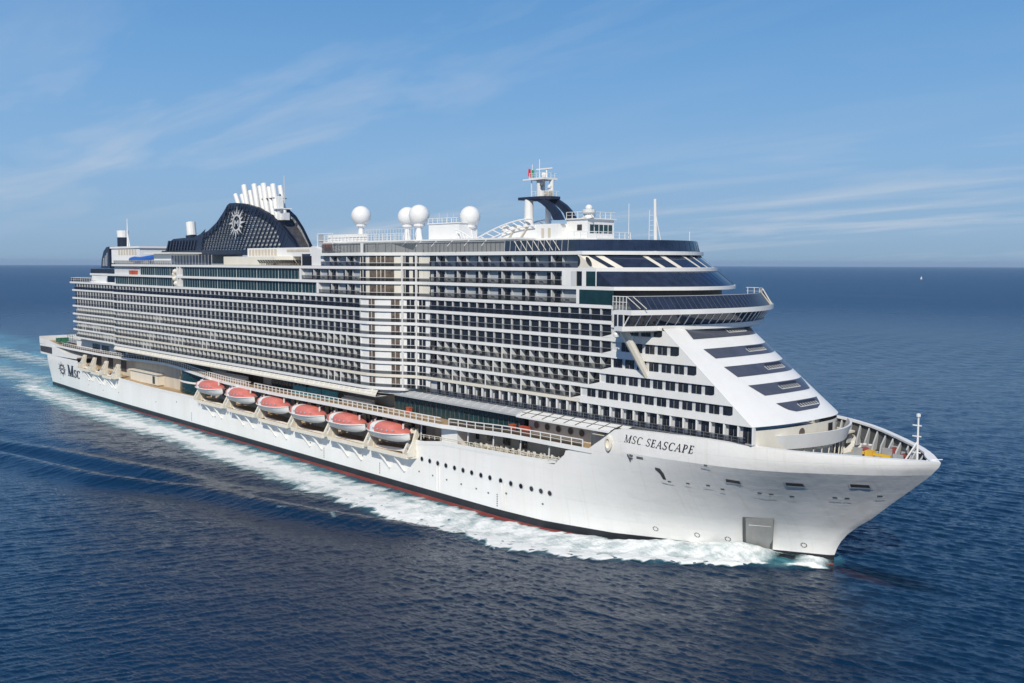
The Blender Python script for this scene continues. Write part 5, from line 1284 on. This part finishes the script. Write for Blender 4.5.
def sea_h(x, y, spacing):
    h = np.zeros_like(x)
    gust = .75+.5*sm(-.6, .9, np.sin(x*.013+y*.021)+.7*np.sin(y*.017-x*.009+1.3))
    u = (x-229)*.676+(y+138)*.737; wA = .25+.9*(1-sm(-75, 45, u)); wB = .25+.9*sm(-75, 45, u)
    for kx, ky, ph, a, lam, fam in WV:
        w = np.clip((lam/spacing-2.4)/1.6, 0, 1)
        if w.max() <= 0: continue
        p = kx*x+ky*y+ph
        h += w*a*(np.sin(p)-.25*np.cos(2*p))*(wA if fam == 0 else (wB if fam == 1 else 1))
    h *= gust
    ya = -np.abs(y)
    # diverging ship waves
    for C, A, wd in ((CR1, 1.25, 3.6), (CR2, .9, 3.2)):
        yc = np.interp(x, C[:, 0], C[:, 1]); d = (ya-yc)
        env = sm(-330, -120, x)*(1-sm(C[-1, 0]-14, C[-1, 0]+4, x))
        h += A*env*(np.exp(-(d/wd)**2)-.75*np.exp(-((d-wd*1.7)/(wd*1.2))**2)-.4*np.exp(-((d+wd*1.9)/(wd*1.5))**2))
    # along the hull: bow hump, trough amidships, hump aft
    yh = np.where(x < -161.5, -15, np.interp(x, HW[:, 0], HW[:, 1])); yb = yb_of(x)
    v = (ya-yh)/np.minimum(yb-yh, -.5)      # 0 at hull, 1 at outer foam edge
    ins = (v > -3) & (x < 156)
    side = np.exp(-np.clip(v, 0, 9)**2*.9)*(x < 157)
    h += side*(1.0*np.exp(-((x-139)/9)**2)-.30*sm(10, 45, x)*(1-sm(98, 118, x))+.45*sm(-60, -110, x)*sm(-260, -170, x))
    rim = np.exp(-((v-.93)/.16)**2)*sm(60, 108, x)*(1-sm(148, 154, x)); h += .3*rim
    return h
def sea_attrs(x, y):
    ya = -np.abs(y); yh = np.where(x < -161.5, 0, np.interp(x, HW[:, 0], HW[:, 1])); yb = yb_of(x)
    v = (ya-yh)/np.minimum(yb-yh, -.5)
    a = np.where(x < 154, sm(1.18, .72, v), 0)*sm(157, 150, x)
    aer = a*np.where(x < -161.5, .95, .55+.35*sm(60, -150, x))*sm(-1500, -250, x)
    return aer
def polar_grid():
    base = math.atan2(cf_[1], cf_[0])
    an = list(np.arange(-36, 36.01, .08)); an = [-180+i*4 for i in range(0, 34) if -180+i*4 < -36.5]+an+[36+i*4 for i in range(1, 36)]+[180]
    an = base+np.radians(np.array(sorted(set(an))))
    r = [0.5, 8, 20, 40, 60, 80, 95]; 
    gr = lambda q: .00165*max(1, q/260)**.66
    while r[-1] < 45000: r.append(r[-1]*(1+gr(r[-1])))
    r = np.array(r)
    RR, AA = np.meshgrid(r, an, indexing='ij'); x = CAM[0]+RR*np.cos(AA); y = CAM[1]+RR*np.sin(AA)
    step = np.where(RR < 95, 12, RR*.0016*np.maximum(1, RR/260)**.66)
    wide = np.abs((np.degrees(AA-base)+180) % 360-180) > 36.2; step = np.where(wide, np.maximum(step, RR*.07), step)
    h = sea_h(x, y, step); z = SEA0-RR*RR/(2*RE)+h*np.clip(1-(RR-3000)/3000, 0, 1)
    aer = sea_attrs(x, y)
    far = sm(180, 1300, RR)
    return x, y, z, aer, far
def grid_mesh(name, X, Y, Z, attrs):
    I, J = X.shape; co = np.stack([X, Y, Z], -1).reshape(-1, 3).astype(np.float32)
    idx = np.arange(I*J).reshape(I, J); q = np.stack([idx[:-1, :-1], idx[1:, :-1], idx[1:, 1:], idx[:-1, 1:]], -1).reshape(-1, 4).astype(np.int32)
    me = bpy.data.meshes.new(name); me.vertices.add(len(co)); me.vertices.foreach_set('co', co.ravel())
    me.loops.add(q.size); me.loops.foreach_set('vertex_index', q.ravel()); me.polygons.add(len(q))
    me.polygons.foreach_set('loop_start', np.arange(0, q.size, 4, dtype=np.int32)); me.polygons.foreach_set('use_smooth', np.ones(len(q), bool))
    for k, v in attrs.items():
        a = me.attributes.new(k, 'FLOAT', 'POINT'); a.data.foreach_set('value', v.reshape(-1).astype(np.float32))
    me.update(calc_edges=True); me.validate(); return me
def sea_material():
    m, nt, b = nt_of('sea_water'); N, L = nt.nodes, nt.links
    at = N.new('ShaderNodeAttribute'); at.attribute_name = 'aer'; af = N.new('ShaderNodeAttribute'); af.attribute_name = 'far'
    geo = N.new('ShaderNodeNewGeometry')
    def noise(scale, detail, stretch=None, rough=.55):
        n = N.new('ShaderNodeTexNoise'); n.inputs['Scale'].default_value = scale; n.inputs['Detail'].default_value = detail; n.inputs['Roughness'].default_value = rough
        mp = N.new('ShaderNodeMapping'); mp.inputs['Rotation'].default_value = (0, 0, R(-55)); mp.inputs['Scale'].default_value = stretch or (1, 1, 1)
        L.new(geo.outputs['Position'], mp.inputs[0]); L.new(mp.outputs[0], n.inputs['Vector']); return n.outputs[0]
    def mth(op, a, c=None, d=None):
        n = N.new('ShaderNodeMath'); n.operation = op
        for i, v in enumerate((a, c, d)):
            if v is None: continue
            if isinstance(v, (int, float)): n.inputs[i].default_value = v
            else: L.new(v, n.inputs[i])
        return n.outputs[0]
    # churned water: aerated teal where the wake has passed, in streaks
    st = noise(.09, 6, (.35, 1, 1)); fac = mth('MULTIPLY', at.outputs['Fac'], mth('MULTIPLY_ADD', st, 2.2, -.45)); fac.node.use_clamp = True
    mx = N.new('ShaderNodeMix'); mx.data_type = 'RGBA'; L.new(fac, mx.inputs[0]); mx.inputs[6].default_value = (.0010, .018, .050, 1); mx.inputs[7].default_value = (.10, .36, .43, 1)
    # wind lanes far out: long streaks of rougher, paler or darker water
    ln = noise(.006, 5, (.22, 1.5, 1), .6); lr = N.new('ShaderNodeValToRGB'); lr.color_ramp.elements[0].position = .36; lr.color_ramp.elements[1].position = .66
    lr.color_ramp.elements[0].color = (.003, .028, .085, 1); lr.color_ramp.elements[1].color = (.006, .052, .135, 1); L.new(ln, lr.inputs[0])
    mf = N.new('ShaderNodeMix'); mf.data_type = 'RGBA'; L.new(af.outputs['Fac'], mf.inputs[0]); L.new(mx.outputs[2], mf.inputs[6]); L.new(lr.outputs[0], mf.inputs[7])  # bluer, brighter base far out stands in for reflected upper sky
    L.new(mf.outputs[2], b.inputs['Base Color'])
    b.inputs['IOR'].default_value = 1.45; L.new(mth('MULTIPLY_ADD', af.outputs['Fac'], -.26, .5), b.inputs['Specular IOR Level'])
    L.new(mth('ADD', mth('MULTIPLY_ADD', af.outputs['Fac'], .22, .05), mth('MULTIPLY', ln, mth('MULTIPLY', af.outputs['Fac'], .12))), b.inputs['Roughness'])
    n1 = noise(1.6, 3, (.5, 1.4, 1)); n2 = noise(5.0, 3, (.6, 1.3, 1)); n3 = noise(.22, 6, (.45, 1.6, 1), .62)
    hsum = mth('ADD', mth('MULTIPLY', n1, .20), mth('MULTIPLY', n2, .07)); hsum = mth('ADD', hsum, mth('MULTIPLY', n3, mth('MULTIPLY_ADD', af.outputs['Fac'], 3.6, .05)))
    bp = N.new('ShaderNodeBump'); bp.inputs['Distance'].default_value = 1.0; bp.inputs['Strength'].default_value = .75; L.new(hsum, bp.inputs['Height']); L.new(bp.outputs[0], b.inputs['Normal'])
    # clear shallow skin of water over the bulb under the bow
    tr = N.new('ShaderNodeBsdfTransparent'); tr.inputs[0].default_value = (.50, .62, .60, 1)
    ab = N.new('ShaderNodeAttribute'); ab.attribute_name = 'skin'
    ms = N.new('ShaderNodeMixShader'); L.new(ab.outputs['Fac'], ms.inputs[0]); L.new(b.outputs[0], ms.inputs[1]); L.new(tr.outputs[0], ms.inputs[2]); L.new(ms.outputs[0], N['Material Output'].inputs[0])
    return m
def build_sea():
    x, y, z, aer, far = polar_grid()
    skin = .6*np.exp(-(((x-160)/9.0)**2+((y)/3.4)**2)**2)
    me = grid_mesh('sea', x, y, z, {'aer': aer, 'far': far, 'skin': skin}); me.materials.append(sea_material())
    o = bpy.data.objects.new('sea', me); COL.objects.link(o); tag(o, 'deep blue rippled open sea reaching the horizon', 'sea', kind='structure')
build_sea()
def deep_water_sheet():  # added dark backing, stops sky glow showing through the clear water
    m, nt, b = nt_of('deep_water_sheet'); b.inputs['Base Color'].default_value = (.001, .014, .03, 1); b.inputs['Roughness'].default_value = 1; b.inputs['Specular IOR Level'].default_value = 0
    me = bpy.data.meshes.new('deep_water_sheet'); me.from_pydata([(110, -60, -14), (230, -60, -14), (230, 60, -14), (110, 60, -14)], [], [(0, 1, 2, 3)]); me.materials.append(m)
    o = bpy.data.objects.new('deep_water_sheet', me); COL.objects.link(o); tag(o, 'dark sheet added below the clear surface under the bow to block sky glow', 'water', kind='structure')
deep_water_sheet()
def foam_material():
    m, nt, b = nt_of('white_foam'); N, L = nt.nodes, nt.links
    at = N.new('ShaderNodeAttribute'); at.attribute_name = 'dens'; geo = N.new('ShaderNodeNewGeometry')
    def noise(scale, detail, stretch, rough=.62, rot=0):
        n = N.new('ShaderNodeTexNoise'); n.inputs['Scale'].default_value = scale; n.inputs['Detail'].default_value = detail; n.inputs['Roughness'].default_value = rough; n.inputs['Distortion'].default_value = .6
        mp = N.new('ShaderNodeMapping'); mp.inputs['Scale'].default_value = stretch; mp.inputs['Rotation'].default_value = (0, 0, R(rot)); L.new(geo.outputs['Position'], mp.inputs[0]); L.new(mp.outputs[0], n.inputs['Vector']); return n.outputs[0]
    def mth(op, a, c=None, d=None):
        n = N.new('ShaderNodeMath'); n.operation = op
        for i, v in enumerate((a, c, d)):
            if v is None: continue
            if isinstance(v, (int, float)): n.inputs[i].default_value = v
            else: L.new(v, n.inputs[i])
        return n.outputs[0]
    a1 = noise(.22, 9, (.45, 1.3, 1), .64, 14); a2 = noise(.9, 8, (.6, 1.3, 1), .72, 14)
    a3 = noise(2.6, 5, (.7, 1.2, 1), .7, 14); s = mth('ADD', mth('MULTIPLY', a1, .46), mth('ADD', mth('MULTIPLY', a2, .32), mth('MULTIPLY', a3, .22)))
    v = mth('MULTIPLY_ADD', mth('ADD', s, mth('MULTIPLY_ADD', at.outputs['Fac'], .74, -.86)), 2.4, 0.0); v.node.use_clamp = True
    cr = N.new('ShaderNodeValToRGB'); cr.color_ramp.elements[0].color = (.30, .56, .60, 1); cr.color_ramp.elements[1].color = (.82, .845, .85, 1); cr.color_ramp.elements[1].position = .95; L.new(v, cr.inputs[0])
    L.new(cr.outputs[0], b.inputs['Base Color']); b.inputs['Roughness'].default_value = .8; b.inputs['Specular IOR Level'].default_value = .1
    bp = N.new('ShaderNodeBump'); bp.inputs['Distance'].default_value = .9; bp.inputs['Strength'].default_value = .55; L.new(a2, bp.inputs['Height']); L.new(bp.outputs[0], b.inputs['Normal'])
    tr = N.new('ShaderNodeBsdfTransparent'); mx = N.new('ShaderNodeMixShader'); L.new(v, mx.inputs[0]); L.new(tr.outputs[0], mx.inputs[1]); L.new(b.outputs[0], mx.inputs[2]); L.new(mx.outputs[0], N['Material Output'].inputs[0])
    return m
FM = foam_material()
def build_foam():
    xs = np.concatenate([np.arange(155.6, -163, -.55), np.arange(-163, -520, -1.6)]); vs = np.linspace(-.06, 1.25, 64)
    X, V = np.meshgrid(xs, vs, indexing='ij'); yh = np.where(X < -161, np.interp(X, [-520, -185, -161], [14, 10, -20.0]), np.interp(X, HW[:, 0], HW[:, 1])); yb = yb_of(X); Y = yh+(yb-yh)*V
    H = sea_h(X, Y, np.full_like(X, 1.0)); 
    near_hull = np.exp(-((V-.22)/.28)**2)*(1.1*np.exp(-((X-141.5)/4.6)**2)+.9*np.exp(-((X-130)/7)**2)+.55*sm(60, 120, X)); near_stem = np.exp(-((V-.45)/.5)**2)*.9*np.exp(-((X-151)/2.8)**2)
    lump = .10*np.sin(X*1.7+V*9)*np.sin(X*.63+V*17+1)+.07*np.sin(X*3.1-V*23)
    V = V+.05*np.sin(X*.43+1)+.04*np.sin(X*1.13)+.03*np.sin(X*2.3+.5)+.02*np.sin(X*4.9)
    D = np.exp(-((V-.60)/.42)**2)
    bow = sm(40, 110, X)
    dens = np.maximum(1.22*D, .92*sm(-.05, .25, V)*sm(1.2, .9, V))*(.95+.0*X)*(1-bow)+bow*(.98*sm(1.2, .95, V)*sm(-.05, .12, V))
    dens = dens*np.where(X < -30, 1-.16*sm(-30, -120, X), 1)
    dens += .55*np.exp(-((V-.9)/.1)**2)*bow
    aftm = sm(-160, -180, X); dens = dens*(1-aftm)+aftm*(.80*sm(1.15, .8, V)*(.55+.5*np.sin(V*5.2+1.2)**2))*sm(-520, -300, X)
    dens *= sm(1.28, 1.0, V)*sm(156.2, 151.5, X)*(1+.10*np.sin(X*.9+V*7)*np.sin(X*.37-V*11))
    dens *= (1-.75*np.exp(-((X-148)/1.8)**2)*sm(.0, .3, V))
    # gap near the hull amidships and aft
    Z = SEA0+H+.10+near_hull+near_stem+lump*np.clip(dens, 0, 1)*(.35+.65*bow)-((X-CAM[0])**2+(Y-CAM[1])**2)/(2*RE)
    me = grid_mesh('wake_foam', X, Y, Z, {'dens': dens}); me.materials.append(FM)
    o = bpy.data.objects.new('wake_foam', me); COL.objects.link(o); tag(o, 'broad band of white foam streaming aft along the ship side', 'foam', kind='stuff')
    # breaking crest on the diverging bow wave
    xs = np.arange(104, -40, -.6); ws = np.linspace(-1, 1, 14); X, Wd = np.meshgrid(xs, ws, indexing='ij'); Y = np.interp(X, CR1[:, 0], CR1[:, 1])-1.0+Wd*2.2
    H = sea_h(X, Y, np.full_like(X, 1.0)); env = .62*np.exp(-((X-74)/24)**2)+.35*np.exp(-((X-20)/22)**2)
    dens = env*np.exp(-((Wd+.35*np.sin(X*.5)+.2*np.sin(X*1.3))/.42)**2)*(.85+.4*np.sin(X*.8)*np.sin(X*.29+1))
    me = grid_mesh('wave_crest_foam', X, Y, SEA0+H+.12-((X-CAM[0])**2+(Y-CAM[1])**2)/(2*RE), {'dens': dens}); me.materials.append(FM)
    o = bpy.data.objects.new('wave_crest_foam', me); COL.objects.link(o); tag(o, 'thin broken foam on the crest of the outer bow wave', 'foam', kind='stuff')
build_foam()
# distant sailing boat, a white speck near the horizon
def sailing():
    d = 3150; t = (919-512)/969.75; dr = Vector(cf_)+Vector(cx_)*t; dr.z = 0; dr.normalize(); p = Vector(CAM)+dr*d
    sb.location = (p.x, p.y, SEA0-d*d/(2*RE)); sb.rotation_euler.z = .6; sb.scale = (.3, .3, .4)
    tag(sb, 'tiny white sailing boat far off near the right horizon', 'sailing boat')
    mb = MB(); P = []
    for x in np.linspace(-9, 9, 9): w = 2.4*(1-(max(0, x)/9.2)**2); P.append([(x, -w, 2.0), (x, -w*.7, .2), (x, 0, -.5), (x, w*.7, .2), (x, w, 2.0)])
    mb.grid(P, 'white'); mb.box(-5, 2, -1.3, 1.3, 2.0, 3.1, 'white'); mb.build('boat_hull', sb)
    mb = MB(); mb.tube((1, 0, 2), (1, 0, 26), .15, 'steel', 6); mb.build('mast', sb)
    mb = MB(); mb.sheet([(.8, 0, 4), (.8, .3, 14), (.9, .1, 25.5)], [(-8.5, 1.2, 4), (-4.6, .9, 14), (.7, .1, 25.6)], 'white'); mb.build('sail', sb)
    mb = MB(); mb.sheet([(1.3, 0, 23), (1.2, .3, 12), (1.0, 1.0, 3.2)], [(1.4, 0, 23), (4.6, .6, 12), (8.6, .1, 3)], 'white'); mb.build('sail', sb)
sailing()

# ------------------------------------------------------------------ sea haze
def haze():
    m = bpy.data.materials.new('sea_haze'); m.use_nodes = True; nt = m.node_tree; nt.nodes.clear()
    out = nt.nodes.new('ShaderNodeOutputMaterial'); v = nt.nodes.new('ShaderNodeVolumePrincipled'); v.inputs['Color'].default_value = (.58, .77, 1.0, 1); v.inputs['Density'].default_value = HAZE; v.inputs['Anisotropy'].default_value = .0
    nt.links.new(v.outputs[0], out.inputs['Volume'])
    d = 47000; me = bpy.data.meshes.new('haze'); zb, zt = -165, 82
    vs = [(x, y, z) for z in (zb, zt) for y in (-d, d) for x in (-d, d)]
    me.from_pydata(vs, [], [(0, 2, 3, 1), (4, 5, 7, 6), (0, 1, 5, 4), (2, 6, 7, 3), (0, 4, 6, 2), (1, 3, 7, 5)]); me.materials.append(m)
    o = bpy.data.objects.new('haze', me); COL.objects.link(o); tag(o, 'pale sea haze softening the distant horizon', 'haze', kind='stuff')
HAZE = 4.2e-5
haze()
